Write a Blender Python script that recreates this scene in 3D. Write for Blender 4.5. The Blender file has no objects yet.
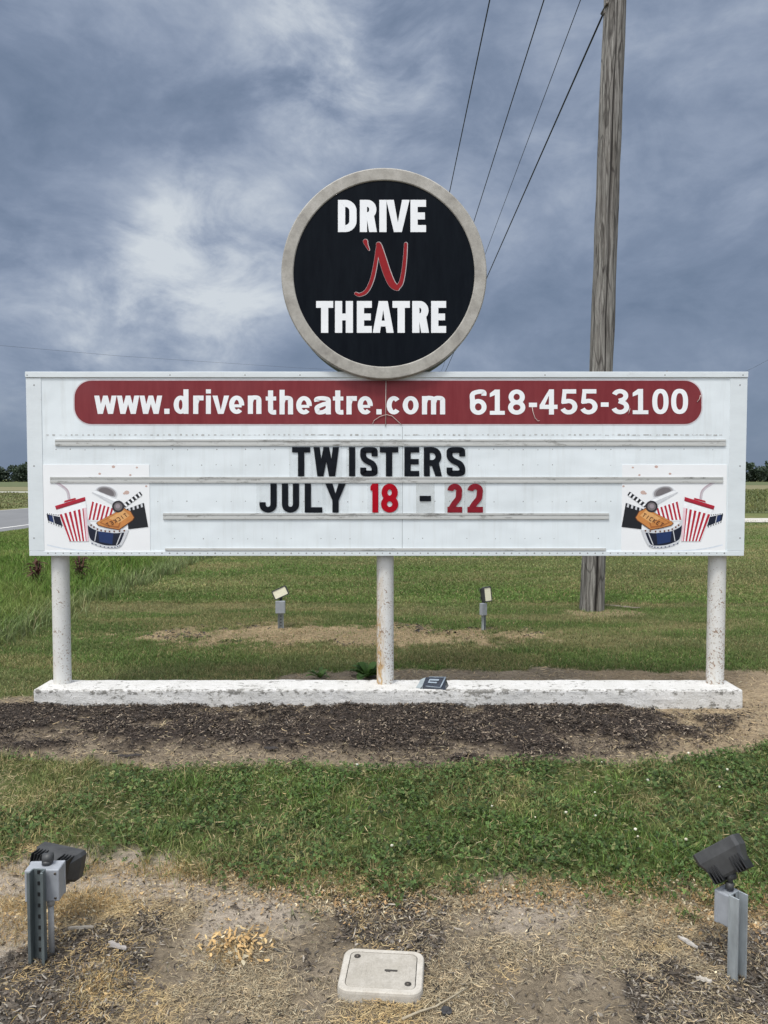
import bpy, bmesh, math, random
import numpy as np
from mathutils import Vector, Matrix

random.seed(7)
RNG = np.random.default_rng(11)
scene = bpy.context.scene
COL = scene.collection
PI = math.pi
rad = math.radians

# ------------------------------------------------------------------ camera
H = 1.53
PITCH = rad(2.46)
F = 768.0
cam_d = bpy.data.cameras.new('camera')
cam = bpy.data.objects.new('camera', cam_d)
COL.objects.link(cam)
cam.location = (0, 0, H)
cam.rotation_euler = (PI / 2 - PITCH, 0, 0)
cam_d.sensor_fit = 'VERTICAL'
cam_d.angle_y = 2 * math.atan(512 / F)
cam_d.clip_start = 0.05
cam_d.clip_end = 8000
scene.camera = cam
CP, SP = math.cos(PITCH), math.sin(PITCH)


def P(px, py, Y):
    """world point at depth plane Y for a measured photo point"""
    a, b = (px - 384) / F, (512 - py) / F
    dy = CP + b * SP
    dz = -SP + b * CP
    t = Y / dy
    return Vector((a * t, Y, H + dz * t))


def G(px, py, z=0.0):
    """point on the ground"""
    a, b = (px - 384) / F, (512 - py) / F
    dy = CP + b * SP
    dz = -SP + b * CP
    t = (z - H) / dz
    return Vector((a * t, dy * t, z))


# ------------------------------------------------------------------ materials
def lin(r, g, b):
    f = lambda c: ((c / 255 + 0.055) / 1.055) ** 2.4 if c > 10 else c / 255 / 12.92
    return (f(r), f(g), f(b), 1)


def new_mat(name):
    m = bpy.data.materials.new(name)
    m.use_nodes = True
    nt = m.node_tree
    return m, nt, nt.nodes['Principled BSDF']


def N(nt, t, **kw):
    n = nt.nodes.new(t)
    for k, v in kw.items():
        if k.startswith('i_'):
            n.inputs[k[2:].replace('_', ' ')].default_value = v
        else:
            setattr(n, k, v)
    return n


def coord(nt, scale=(1, 1, 1)):
    tc = N(nt, 'ShaderNodeTexCoord')
    mp = N(nt, 'ShaderNodeMapping')
    mp.inputs['Scale'].default_value = scale
    nt.links.new(tc.outputs['Object'], mp.inputs['Vector'])
    return mp.outputs['Vector']


def noise(nt, vec, scale, detail=5, rough=0.6, dist=0.0):
    n = N(nt, 'ShaderNodeTexNoise')
    n.inputs['Scale'].default_value = scale
    n.inputs['Detail'].default_value = detail
    n.inputs['Roughness'].default_value = rough
    n.inputs['Distortion'].default_value = dist
    if vec is not None:
        nt.links.new(vec, n.inputs['Vector'])
    return n.outputs['Fac']


def ramp(nt, fac, stops):
    r = N(nt, 'ShaderNodeValToRGB')
    el = r.color_ramp.elements
    while len(el) < len(stops):
        el.new(0.5)
    for e, (p, c) in zip(el, stops):
        e.position = p
        e.color = c if len(c) == 4 else (*c, 1)
    nt.links.new(fac, r.inputs['Fac'])
    return r.outputs['Color']


def mixc(nt, fac, a, b, mode='MIX'):
    m = N(nt, 'ShaderNodeMix', data_type='RGBA', blend_type=mode)
    for sock, v in ((m.inputs[0], fac), (m.inputs[6], a), (m.inputs[7], b)):
        if hasattr(v, 'is_linked') or isinstance(v, bpy.types.NodeSocket):
            nt.links.new(v, sock)
        else:
            sock.default_value = v
    return m.outputs[2]


def math_n(nt, op, a, b=None, clamp=False):
    m = N(nt, 'ShaderNodeMath', operation=op, use_clamp=clamp)
    for s, v in ((m.inputs[0], a), (m.inputs[1], b)):
        if v is None:
            continue
        if isinstance(v, bpy.types.NodeSocket):
            nt.links.new(v, s)
        else:
            s.default_value = v
    return m.outputs[0]


def bump(nt, b, h, strength=0.3, dist=0.01):
    n = N(nt, 'ShaderNodeBump')
    n.inputs['Strength'].default_value = strength
    n.inputs['Distance'].default_value = dist
    nt.links.new(h, n.inputs['Height'])
    nt.links.new(n.outputs['Normal'], b.inputs['Normal'])


def simple(name, col, rough=0.5, metal=0.0, var=0.15, scale=20, bmp=0.0, spec=0.5, stretch=(1, 1, 1)):
    m, nt, b = new_mat(name)
    v = coord(nt, stretch)
    f = noise(nt, v, scale)
    d = tuple(c * (1 - var) for c in col[:3]) + (1,)
    l = tuple(min(1, c * (1 + var * 0.8)) for c in col[:3]) + (1,)
    c = ramp(nt, f, [(0.3, d), (0.7, l)])
    nt.links.new(c, b.inputs['Base Color'])
    b.inputs['Roughness'].default_value = rough
    b.inputs['Metallic'].default_value = metal
    b.inputs['Specular IOR Level'].default_value = spec
    if bmp:
        bump(nt, b, f, bmp, 0.004)
    return m


M = {}


def make_materials():
    # painted sign panel with faint streaks and grime
    m, nt, b = new_mat('white_panel_paint')
    v = coord(nt)
    big = noise(nt, v, 1.7, 4)
    st = noise(nt, coord(nt, (14, 1, 1.1)), 1.6, 5, 0.7)
    fine = noise(nt, v, 60, 4, 0.7)
    c = ramp(nt, big, [(0.3, (0.695, 0.755, 0.78)), (0.7, (0.735, 0.795, 0.82))])
    c = mixc(nt, math_n(nt, 'MULTIPLY', ramp(nt, st, [(0.50, (0, 0, 0)), (0.74, (1, 1, 1))]), 0.22), c, (0.42, 0.43, 0.40, 1))
    c = mixc(nt, math_n(nt, 'MULTIPLY', ramp(nt, fine, [(0.66, (0, 0, 0)), (0.74, (1, 1, 1))]), 0.22), c, (0.35, 0.34, 0.31, 1))
    nt.links.new(c, b.inputs['Base Color'])
    b.inputs['Roughness'].default_value = 0.42
    bump(nt, b, noise(nt, v, 3.5, 2, 0.4), 0.6, 0.03)
    M['panel'] = m

    def trim_mat(name, base, dirt, amt, thr, sx=3.0):
        m, nt, b = new_mat(name)
        f = noise(nt, coord(nt, (sx, 5, 7)), 2.4, 7, 0.8)
        g = noise(nt, coord(nt, (1.2, 3, 3)), 3.1, 4, 0.7)
        c = ramp(nt, g, [(0.3, tuple(x * 0.9 for x in base)), (0.7, base)])
        c = mixc(nt, math_n(nt, 'MULTIPLY', ramp(nt, f, [(thr, (0, 0, 0)), (thr + 0.12, (1, 1, 1))]), amt), c, (*dirt, 1))
        nt.links.new(c, b.inputs['Base Color'])
        b.inputs['Roughness'].default_value = 0.45
        return m
    M['trim'] = trim_mat('aluminium_trim_paint', (0.69, 0.745, 0.765), (0.3, 0.3, 0.28), 0.3, 0.60)
    M['rail'] = trim_mat('letter_track_plastic', (0.53, 0.545, 0.53), (0.17, 0.16, 0.14), 0.75, 0.53, 3.0)
    M['raillip'] = trim_mat('letter_track_lip', (0.52, 0.53, 0.51), (0.10, 0.095, 0.085), 0.8, 0.54, 2.4)
    M['soot'] = trim_mat('grimy_seam', (0.42, 0.43, 0.42), (0.66, 0.7, 0.72), 1.0, 0.46, 9.0)
    M['rivet'] = simple('rivet_metal', (0.30, 0.31, 0.31), 0.5, 0.3)
    M['seam'] = simple('panel_seam', (0.30, 0.33, 0.34), 0.7)

    # banner
    m, nt, b = new_mat('faded_red_vinyl')
    v = coord(nt)
    f = noise(nt, coord(nt, (10, 1, 1.0)), 2.4, 5, 0.65)
    g = noise(nt, v, 2.2, 3)
    c = ramp(nt, f, [(0.25, (0.165, 0.020, 0.026)), (0.75, (0.215, 0.036, 0.042))])
    c = mixc(nt, math_n(nt, 'MULTIPLY', ramp(nt, g, [(0.45, (0, 0, 0)), (0.8, (1, 1, 1))]), 0.18), c, (0.30, 0.11, 0.12, 1))
    nt.links.new(c, b.inputs['Base Color'])
    b.inputs['Roughness'].default_value = 0.42
    b.inputs['Specular IOR Level'].default_value = 0.2
    M['banner'] = m
    M['banner_edge'] = simple('banner_pale_edge', (0.62, 0.58, 0.60), 0.5)
    M['white_vinyl'] = simple('white_vinyl', (0.82, 0.845, 0.86), 0.4, var=0.05, scale=6)
    M['string'] = simple('pale_string', (0.62, 0.55, 0.50), 0.8)

    # round sign
    m, nt, b = new_mat('black_sign_face')
    v = coord(nt, (6, 1, 1.2))
    f = noise(nt, v, 3, 5, 0.7)
    c = ramp(nt, f, [(0.3, (0.0025, 0.004, 0.007)), (0.8, (0.007, 0.010, 0.014))])
    sc = noise(nt, coord(nt, (40, 1, 2.2)), 2.0, 3, 0.6)
    c = mixc(nt, math_n(nt, 'MULTIPLY', ramp(nt, sc, [(0.74, (0, 0, 0)), (0.8, (1, 1, 1))]), 0.12), c, (0.12, 0.12, 0.13, 1))
    nt.links.new(c, b.inputs['Base Color'])
    b.inputs['Roughness'].default_value = 0.35
    b.inputs['Specular IOR Level'].default_value = 0.06
    M['black_face'] = m
    m, nt, b = new_mat('weathered_grey_rim')
    v = coord(nt)
    f = noise(nt, v, 9, 7, 0.72)
    g = noise(nt, v, 45, 5, 0.7)
    w = noise(nt, coord(nt, (5, 1, 1)), 1.5, 3)
    c = ramp(nt, f, [(0.30, (0.20, 0.185, 0.16)), (0.5, (0.33, 0.315, 0.275)), (0.70, (0.43, 0.415, 0.375))])
    c = mixc(nt, math_n(nt, 'MULTIPLY', ramp(nt, g, [(0.52, (0, 0, 0)), (0.68, (1, 1, 1))]), 0.5), c, (0.22, 0.21, 0.19, 1))
    c = mixc(nt, math_n(nt, 'MULTIPLY', w, 0.16), c, (0.6, 0.61, 0.6, 1))
    nt.links.new(c, b.inputs['Base Color'])
    b.inputs['Roughness'].default_value = 0.6
    bump(nt, b, g, 0.2, 0.004)
    M['rim'] = m
    M['drum'] = simple('dark_drum_side', (0.10, 0.098, 0.092), 0.6)
    M['script_red'] = simple('script_red', (0.27, 0.018, 0.022), 0.4, scale=8, spec=0.1)
    M['script_edge'] = simple('script_pale_edge', (0.45, 0.40, 0.40), 0.4)

    # marquee letters
    M['letter_black'] = simple('black_letter_plastic', (0.008, 0.010, 0.014), 0.4, var=0.4, scale=25, spec=0.1)
    M['letter_red'] = simple('bright_red_letter_plastic', (0.37, 0.004, 0.014), 0.4, var=0.12, scale=25, spec=0.1)
    M['letter_dull_red'] = simple('dull_red_letter_plastic', (0.22, 0.016, 0.026), 0.4, var=0.22, scale=30, spec=0.1)

    def tile(name, fac, col):
        m, nt, b = new_mat(name)
        b.inputs['Base Color'].default_value = (*col, 1)
        b.inputs['Roughness'].default_value = 0.4
        b.inputs['Specular IOR Level'].default_value = 0.2
        f = noise(nt, coord(nt), 18, 4)
        tr = N(nt, 'ShaderNodeBsdfTransparent')
        mx = N(nt, 'ShaderNodeMixShader')
        ff = math_n(nt, 'ADD', math_n(nt, 'MULTIPLY', f, 0.12), fac - 0.06)
        nt.links.new(ff, mx.inputs[0])
        nt.links.new(tr.outputs[0], mx.inputs[1])
        nt.links.new(b.outputs[0], mx.inputs[2])
        nt.links.new(mx.outputs[0], nt.nodes['Material Output'].inputs[0])
        return m
    M['tile'] = tile('clear_acrylic_tile', 0.06, (0.50, 0.53, 0.53))
    M['tile_grey'] = tile('yellowed_acrylic_tile', 0.16, (0.55, 0.56, 0.54))

    # posts with rust
    def post_mat(name, amount, stain):
        m, nt, b = new_mat(name)
        v = coord(nt)
        sep = N(nt, 'ShaderNodeSeparateXYZ')
        nt.links.new(v, sep.inputs[0])
        zf = math_n(nt, 'SUBTRACT', 1.12, math_n(nt, 'MULTIPLY', sep.outputs[2], 1.1), True)
        sp = noise(nt, v, 85, 4, 0.65)
        blot = noise(nt, v, 9, 5, 0.7)
        base = ramp(nt, blot, [(0.3, (0.60, 0.60, 0.565)), (0.7, (0.70, 0.705, 0.69))])
        # left side stain
        lf = math_n(nt, 'MULTIPLY', math_n(nt, 'ADD', math_n(nt, 'MULTIPLY', sep.outputs[0], -16), 0.12, True), zf)
        stn = math_n(nt, 'MULTIPLY', math_n(nt, 'MULTIPLY', lf, ramp(nt, noise(nt, coord(nt, (4, 4, 1.3)), 12, 6, 0.75), [(0.40, (0, 0, 0)), (0.68, (1, 1, 1))])), stain, True)
        c = mixc(nt, stn, base, (0.45, 0.29, 0.12, 1))
        thr = math_n(nt, 'SUBTRACT', sp, math_n(nt, 'MULTIPLY', zf, amount))
        spots = ramp(nt, math_n(nt, 'SUBTRACT', 1.0, thr), [(0.385, (0, 0, 0)), (0.42, (1, 1, 1))])
        sp2 = math_n(nt, 'ADD', noise(nt, v, 82, 4, 0.66), math_n(nt, 'MULTIPLY', math_n(nt, 'SUBTRACT', noise(nt, v, 7, 3), 0.52), 0.30))
        s2 = math_n(nt, 'ADD', sp2, math_n(nt, 'MULTIPLY', zf, amount))
        mask = ramp(nt, s2, [(0.622, (0, 0, 0)), (0.665, (1, 1, 1))])
        c = mixc(nt, math_n(nt, 'MULTIPLY', mask, 0.85), c, (0.20, 0.105, 0.045, 1))
        nt.links.new(c, b.inputs['Base Color'])
        b.inputs['Roughness'].default_value = 0.5
        bump(nt, b, sp2, 0.25, 0.004)
        return m
    M['post_left'] = post_mat('white_post_few_rust', 0.045, 0.35)
    M['post_mid'] = post_mat('white_post_rust_streak', 0.08, 3.4)
    M['post_right'] = post_mat('white_post_rust_specks', 0.105, 0.5)

    # footing
    m, nt, b = new_mat('chipped_white_concrete')
    v = coord(nt)
    sep = N(nt, 'ShaderNodeSeparateXYZ')
    nt.links.new(v, sep.inputs[0])
    f = noise(nt, v, 7, 6, 0.7)
    chips = noise(nt, coord(nt, (0.8, 1, 1.3)), 26, 7, 0.75)
    fine = noise(nt, v, 120, 4, 0.7)
    base = ramp(nt, f, [(0.3, (0.58, 0.575, 0.545)), (0.65, (0.69, 0.685, 0.665))])
    edge = math_n(nt, 'MULTIPLY', math_n(nt, 'SUBTRACT', sep.outputs[2], 0.075), 22, True)
    front = math_n(nt, 'LESS_THAN', sep.outputs[1], 0.018)
    ef = math_n(nt, 'MULTIPLY', math_n(nt, 'MULTIPLY', edge, front), 0.085)
    low = math_n(nt, 'MULTIPLY', math_n(nt, 'SUBTRACT', 0.045, sep.outputs[2]), 1.6, True)
    patchy = math_n(nt, 'MULTIPLY', math_n(nt, 'SUBTRACT', noise(nt, v, 2.6, 4), 0.45), 0.36)
    cm = math_n(nt, 'ADD', math_n(nt, 'ADD', chips, ef), math_n(nt, 'ADD', low, patchy))
    c = mixc(nt, math_n(nt, 'MULTIPLY', ramp(nt, cm, [(0.595, (0, 0, 0)), (0.645, (1, 1, 1))]), 0.85), base, (0.12, 0.115, 0.10, 1))
    c = mixc(nt, math_n(nt, 'MULTIPLY', ramp(nt, fine, [(0.48, (0, 0, 0)), (0.64, (1, 1, 1))]), 0.5), c, (0.40, 0.375, 0.325, 1))
    nt.links.new(c, b.inputs['Base Color'])
    b.inputs['Roughness'].default_value = 0.85
    bump(nt, b, math_n(nt, 'ADD', chips, math_n(nt, 'MULTIPLY', fine, 0.3)), 0.6, 0.012)
    M['footing'] = m

    # pole wood
    m, nt, b = new_mat('weathered_pole_wood')
    v1 = coord(nt, (1, 1, 0.035))
    g1 = noise(nt, v1, 46, 9, 0.78, 0.6)
    g2 = noise(nt, coord(nt, (1, 1, 0.10)), 16, 6, 0.7, 0.8)
    g3 = noise(nt, coord(nt, (1, 1, 0.25)), 4.5, 4, 0.6)
    c = ramp(nt, g1, [(0.32, (0.035, 0.032, 0.028)), (0.43, (0.15, 0.14, 0.125)), (0.55, (0.30, 0.29, 0.265)), (0.70, (0.46, 0.448, 0.415))])
    c = mixc(nt, math_n(nt, 'MULTIPLY', ramp(nt, g2, [(0.50, (0, 0, 0)), (0.60, (1, 1, 1))]), 0.7), c, (0.075, 0.068, 0.060, 1))
    c = mixc(nt, math_n(nt, 'MULTIPLY', ramp(nt, g3, [(0.5, (0, 0, 0)), (0.75, (1, 1, 1))]), 0.4), c, (0.22, 0.20, 0.17, 1))
    at = N(nt, 'ShaderNodeAttribute', attribute_name='dark')
    vo = N(nt, 'ShaderNodeTexVoronoi', feature='DISTANCE_TO_EDGE')
    vo.inputs['Scale'].default_value = 13
    L2 = nt.links.new
    wv = N(nt, 'ShaderNodeVectorMath', operation='ADD')
    nn_ = N(nt, 'ShaderNodeTexNoise')
    nn_.inputs['Scale'].default_value = 5
    L2(coord(nt, (1, 1, 0.3)), nn_.inputs['Vector'])
    sc_ = N(nt, 'ShaderNodeVectorMath', operation='SCALE')
    sc_.inputs['Scale'].default_value = 0.10
    L2(nn_.outputs['Color'], sc_.inputs[0])
    L2(coord(nt, (1, 1, 0.055)), wv.inputs[0])
    L2(sc_.outputs[0], wv.inputs[1])
    L2(wv.outputs[0], vo.inputs['Vector'])
    crk = ramp(nt, vo.outputs['Distance'], [(0.015, (1, 1, 1)), (0.06, (0, 0, 0))])
    c = mixc(nt, math_n(nt, 'MULTIPLY', crk, math_n(nt, 'MULTIPLY', g2, 1.3, True)), c, (0.030, 0.026, 0.022, 1))
    c = mixc(nt, at.outputs['Fac'], c, (0.014, 0.011, 0.009, 1))
    nt.links.new(c, b.inputs['Base Color'])
    b.inputs['Roughness'].default_value = 0.9
    bump(nt, b, math_n(nt, 'ADD', g1, g2), 0.9, 0.02)
    M['pole'] = m
    M['wire'] = simple('black_cable', (0.012, 0.012, 0.014), 0.6)
    M['far_wire'] = simple('grey_far_cable', (0.05, 0.055, 0.065), 0.6)
    M['porcelain'] = simple('brown_porcelain', (0.08, 0.04, 0.025), 0.25)

    # lights
    M['head'] = simple('dark_bronze_housing', (0.046, 0.048, 0.049), 0.5, var=0.3, scale=30, bmp=0.15)
    M['fin'] = simple('black_fin', (0.010, 0.011, 0.012), 0.5)
    M['galv'] = simple('galvanised_steel', (0.36, 0.40, 0.42), 0.45, 0.35, var=0.28, scale=26, stretch=(1, 1, 0.3))
    M['galv_dark'] = simple('dull_galvanised_steel', (0.12, 0.145, 0.15), 0.5, 0.3, var=0.3, scale=26, stretch=(1, 1, 0.3))
    M['jbox'] = simple('grey_box_paint', (0.33, 0.355, 0.385), 0.45, 0.1, var=0.12, scale=24)
    M['conduit'] = simple('grey_conduit', (0.34, 0.345, 0.34), 0.6, var=0.2)
    M['lens'] = simple('cream_lens', (0.85, 0.82, 0.62), 0.25, var=0.06, scale=60)
    M['screw'] = simple('screw_steel', (0.10, 0.085, 0.07), 0.45, 0.4)

    # valve box
    m, nt, b = new_mat('dusty_grey_plastic')
    v = coord(nt)
    f = noise(nt, v, 16, 6, 0.7)
    g = noise(nt, v, 140, 4, 0.7)
    c = ramp(nt, f, [(0.3, (0.40, 0.37, 0.315)), (0.7, (0.53, 0.505, 0.45))])
    c = mixc(nt, math_n(nt, 'MULTIPLY', ramp(nt, g, [(0.52, (0, 0, 0)), (0.66, (1, 1, 1))]), 0.35), c, (0.26, 0.235, 0.19, 1))
    nt.links.new(c, b.inputs['Base Color'])
    b.inputs['Roughness'].default_value = 0.7
    bump(nt, b, g, 0.2, 0.003)
    M['vbox'] = m
    m, nt, b = new_mat('dusty_lid_plastic')
    v = coord(nt)
    f = noise(nt, v, 13, 6, 0.75)
    g = noise(nt, v, 160, 4, 0.7)
    c = ramp(nt, f, [(0.3, (0.34, 0.315, 0.265)), (0.7, (0.46, 0.435, 0.385))])
    c = mixc(nt, math_n(nt, 'MULTIPLY', ramp(nt, g, [(0.5, (0, 0, 0)), (0.66, (1, 1, 1))]), 0.4), c, (0.25, 0.23, 0.19, 1))
    c = mixc(nt, math_n(nt, 'MULTIPLY', ramp(nt, noise(nt, v, 34, 6, 0.75), [(0.46, (0, 0, 0)), (0.64, (1, 1, 1))]), 0.5), c, (0.27, 0.25, 0.21, 1))
    nt.links.new(c, b.inputs['Base Color'])
    b.inputs['Roughness'].default_value = 0.8
    bump(nt, b, g, 0.25, 0.003)
    M['vlid'] = m
    M['gap'] = simple('dark_gap', (0.05, 0.046, 0.04), 0.9)
    M['solar'] = simple('dark_solar_cell', (0.020, 0.027, 0.040), 0.25, var=0.5, scale=40)
    M['solar_silver'] = simple('pale_cell_strip', (0.26, 0.31, 0.36), 0.35, var=0.15)
    M['solar_shell'] = simple('grey_green_plastic_shell', (0.30, 0.345, 0.36), 0.35, var=0.25, scale=50)

    # vegetation and litter use a per-vertex colour
    def veg(name, transl, rough=0.6):
        m, nt, b = new_mat(name)
        at = N(nt, 'ShaderNodeAttribute', attribute_name='Col')
        f = noise(nt, coord(nt), 9, 3)
        c = mixc(nt, 0.35, at.outputs['Color'], mixc(nt, 1.0, at.outputs['Color'], ramp(nt, f, [(0.3, (0.55, 0.55, 0.55)), (0.7, (1.25, 1.25, 1.25))]), 'MULTIPLY'))
        nt.links.new(c, b.inputs['Base Color'])
        b.inputs['Roughness'].default_value = rough
        b.inputs['Specular IOR Level'].default_value = 0.3
        if transl:
            t = N(nt, 'ShaderNodeBsdfTranslucent')
            nt.links.new(c, t.inputs['Color'])
            mx = N(nt, 'ShaderNodeMixShader')
            mx.inputs[0].default_value = transl
            nt.links.new(b.outputs[0], mx.inputs[1])
            nt.links.new(t.outputs[0], mx.inputs[2])
            nt.links.new(mx.outputs[0], nt.nodes['Material Output'].inputs[0])
        return m
    M['blade'] = veg('grass_blades', 0.3)
    M['litter'] = veg('dry_litter', 0.0, 0.85)
    M['leaf'] = veg('tree_leaves', 0.2)

    # ground
    m, nt, b = new_mat('ground_soil_and_turf')
    at = N(nt, 'ShaderNodeAttribute', attribute_name='Col')
    v = coord(nt)
    f1 = noise(nt, v, 38, 8, 0.72)
    f2 = noise(nt, v, 190, 5, 0.75)
    f3 = noise(nt, v, 2.3, 6, 0.65)
    k = ramp(nt, f1, [(0.25, (0.45, 0.44, 0.43)), (0.5, (0.95, 0.95, 0.95)), (0.75, (1.35, 1.33, 1.28))])
    k2 = ramp(nt, f2, [(0.3, (0.6, 0.58, 0.56)), (0.7, (1.3, 1.3, 1.3))])
    k3 = ramp(nt, f3, [(0.3, (0.78, 0.78, 0.78)), (0.7, (1.15, 1.15, 1.15))])
    c = mixc(nt, 1.0, at.outputs['Color'], k, 'MULTIPLY')
    c = mixc(nt, 0.8, c, mixc(nt, 1.0, c, k2, 'MULTIPLY'))
    c = mixc(nt, 1.0, c, k3, 'MULTIPLY')
    nt.links.new(c, b.inputs['Base Color'])
    b.inputs['Roughness'].default_value = 0.95
    b.inputs['Specular IOR Level'].default_value = 0.15
    bump(nt, b, math_n(nt, 'ADD', f1, math_n(nt, 'MULTIPLY', f2, 0.4)), 0.8, 0.02)
    M['ground'] = m

    def sheet_mat(name, a, bb, sc, stretch=(1, 1, 1), rough=0.9):
        m, nt, b = new_mat(name)
        f = noise(nt, coord(nt, stretch), sc, 8, 0.7)
        g = noise(nt, coord(nt), 60, 3, 0.7)
        c = ramp(nt, f, [(0.3, a), (0.7, bb)])
        c = mixc(nt, math_n(nt, 'MULTIPLY', g, 0.3), c, tuple(x * 0.6 for x in a) + (1,))
        nt.links.new(c, b.inputs['Base Color'])
        b.inputs['Roughness'].default_value = rough
        return m
    M['asphalt'] = sheet_mat('grey_asphalt', (0.16, 0.165, 0.17), (0.21, 0.215, 0.22), 2.0, (1, 0.15, 1))
    M['road_paint'] = sheet_mat('worn_road_paint', (0.55, 0.55, 0.52), (0.72, 0.72, 0.70), 5)
    M['yellow_paint'] = sheet_mat('worn_yellow_paint', (0.42, 0.28, 0.04), (0.55, 0.38, 0.08), 5)
    M['gravel'] = sheet_mat('pale_gravel', (0.44, 0.42, 0.37), (0.66, 0.64, 0.58), 3)
    M['crop'] = sheet_mat('green_crop_rows', (0.060, 0.085, 0.026), (0.135, 0.150, 0.055), 0.5, (1, 1.5, 1))
    M['stubble'] = sheet_mat('tan_stubble', (0.15, 0.145, 0.065), (0.22, 0.20, 0.10), 0.3, (0.2, 1, 1))
    M['bark'] = simple('tree_bark', (0.06, 0.05, 0.04), 0.9)
    M['stone'] = simple('dark_stone', (0.040, 0.040, 0.042), 0.8, var=0.4, scale=60, bmp=0.4)


make_materials()


# ------------------------------------------------------------------ object helpers
def tag(o, label=None, cat=None, group=None, kind=None):
    if label:
        o['label'] = label
    if cat:
        o['category'] = cat
    if group:
        o['group'] = group
    if kind:
        o['kind'] = kind
    return o


def thing(name, label, cat, loc=(0, 0, 0), group=None):
    o = bpy.data.objects.new(name, None)
    o.empty_display_size = 0.1
    COL.objects.link(o)
    o.location = loc
    return tag(o, label, cat, group)


def world_loc(o):
    v = Vector(o.location)
    while o.parent:
        o = o.parent
        v += Vector(o.location)
    return v


class MB:
    """collects shapes in world coordinates, links them as one mesh object"""

    def __init__(self):
        self.v, self.f, self.m, self.s = [], [], [], []

    def add(self, vs, fs, mi=0, smooth=False):
        o = len(self.v)
        self.v += [tuple(p) for p in vs]
        for f in fs:
            self.f.append(tuple(i + o for i in f))
            self.m.append(mi)
            self.s.append(smooth)
        return self

    def bm(self, bm, mi=0, smooth=False, mat=None):
        bm.verts.ensure_lookup_table()
        if mat is not None:
            bm.transform(mat)
        bm.verts.index_update()
        self.add([v.co[:] for v in bm.verts], [[v.index for v in f.verts] for f in bm.faces], mi, smooth)
        bm.free()
        return self

    def box(self, lo, hi, mi=0, bev=0.0, seg=2, mat=None):
        b = bmesh.new()
        lo, hi = Vector(lo), Vector(hi)
        c, s = (lo + hi) / 2, hi - lo
        bmesh.ops.create_cube(b, size=1, matrix=Matrix.Translation(c) @ Matrix.Diagonal((*s, 1)))
        if bev:
            bmesh.ops.bevel(b, geom=list(b.edges), offset=bev, segments=seg, profile=0.5, affect='EDGES')
        return self.bm(b, mi, False, mat)

    def tube(self, pts, r, mi=0, n=10, caps=True, mat=None):
        pts = [Vector(p) for p in pts]
        rs = r if isinstance(r, (list, tuple)) else [r] * len(pts)
        vs, fs = [], []
        prev = None
        for i, p in enumerate(pts):
            t = (pts[min(i + 1, len(pts) - 1)] - pts[max(i - 1, 0)]).normalized()
            if prev is None:
                a = Vector((0, 0, 1)) if abs(t.z) < 0.9 else Vector((1, 0, 0))
                u = t.cross(a).normalized()
            else:
                u = (prev - t * prev.dot(t)).normalized()
            prev = u
            w = t.cross(u)
            for k in range(n):
                a = 2 * PI * k / n
                vs.append(p + (u * math.cos(a) + w * math.sin(a)) * rs[i])
        for i in range(len(pts) - 1):
            for k in range(n):
                fs.append((i * n + k, i * n + (k + 1) % n, (i + 1) * n + (k + 1) % n, (i + 1) * n + k))
        if caps:
            fs.append(tuple(range(n))[::-1])
            fs.append(tuple((len(pts) - 1) * n + k for k in range(n)))
        if mat is not None:
            vs = [mat @ v for v in vs]
        return self.add(vs, fs, mi, True)

    def build(self, name, mats, parent=None, origin=None, autosmooth=True):
        me = bpy.data.meshes.new(name)
        o = bpy.data.objects.new(name, me)
        COL.objects.link(o)
        off = Vector((0, 0, 0))
        if parent is not None:
            o.parent = parent
            off = world_loc(parent)
        elif origin is not None:
            o.location = origin
            off = Vector(origin)
        me.from_pydata([(x - off.x, y - off.y, z - off.z) for x, y, z in self.v], [], self.f)
        for mt in (mats if isinstance(mats, (list, tuple)) else [mats]):
            me.materials.append(mt)
        me.polygons.foreach_set('material_index', self.m)
        me.polygons.foreach_set('use_smooth', self.s)
        me.update()
        return o


def mesh_np(name, V, F3=None, F4=None, mat=None, col=None, smooth=False, loc=(0, 0, 0)):
    """fast mesh from numpy arrays; col is per vertex"""
    me = bpy.data.meshes.new(name)
    n3 = 0 if F3 is None else len(F3)
    n4 = 0 if F4 is None else len(F4)
    me.vertices.add(len(V))
    me.vertices.foreach_set('co', np.ascontiguousarray(V, dtype=np.float32).ravel())
    loops = np.concatenate([x.ravel() for x in (F4, F3) if x is not None and len(x)]).astype(np.int32)
    me.loops.add(len(loops))
    me.loops.foreach_set('vertex_index', loops)
    me.polygons.add(n3 + n4)
    st = np.concatenate([np.arange(n4) * 4, n4 * 4 + np.arange(n3) * 3]).astype(np.int32)
    me.polygons.foreach_set('loop_start', st)
    me.polygons.foreach_set('use_smooth', np.full(n3 + n4, smooth, dtype=bool))
    me.update(calc_edges=True)
    if col is not None:
        a = me.color_attributes.new('Col', 'FLOAT_COLOR', 'POINT')
        c = np.ones((len(V), 4), dtype=np.float32)
        c[:, :3] = col
        a.data.foreach_set('color', c.ravel())
    if mat:
        me.materials.append(mat)
    o = bpy.data.objects.new(name, me)
    o.location = loc
    COL.objects.link(o)
    return o


# ------------------------------------------------------------------ numpy noise
def _hash(ix, iy, seed):
    h = (ix.astype(np.int64) * 374761393 + iy.astype(np.int64) * 668265263 + seed * 1442695041) & 0xFFFFFFFF
    h = ((h ^ (h >> 13)) * 1274126177) & 0xFFFFFFFF
    h = h ^ (h >> 16)
    return (h & 0xFFFFFF) / float(0xFFFFFF)


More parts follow.
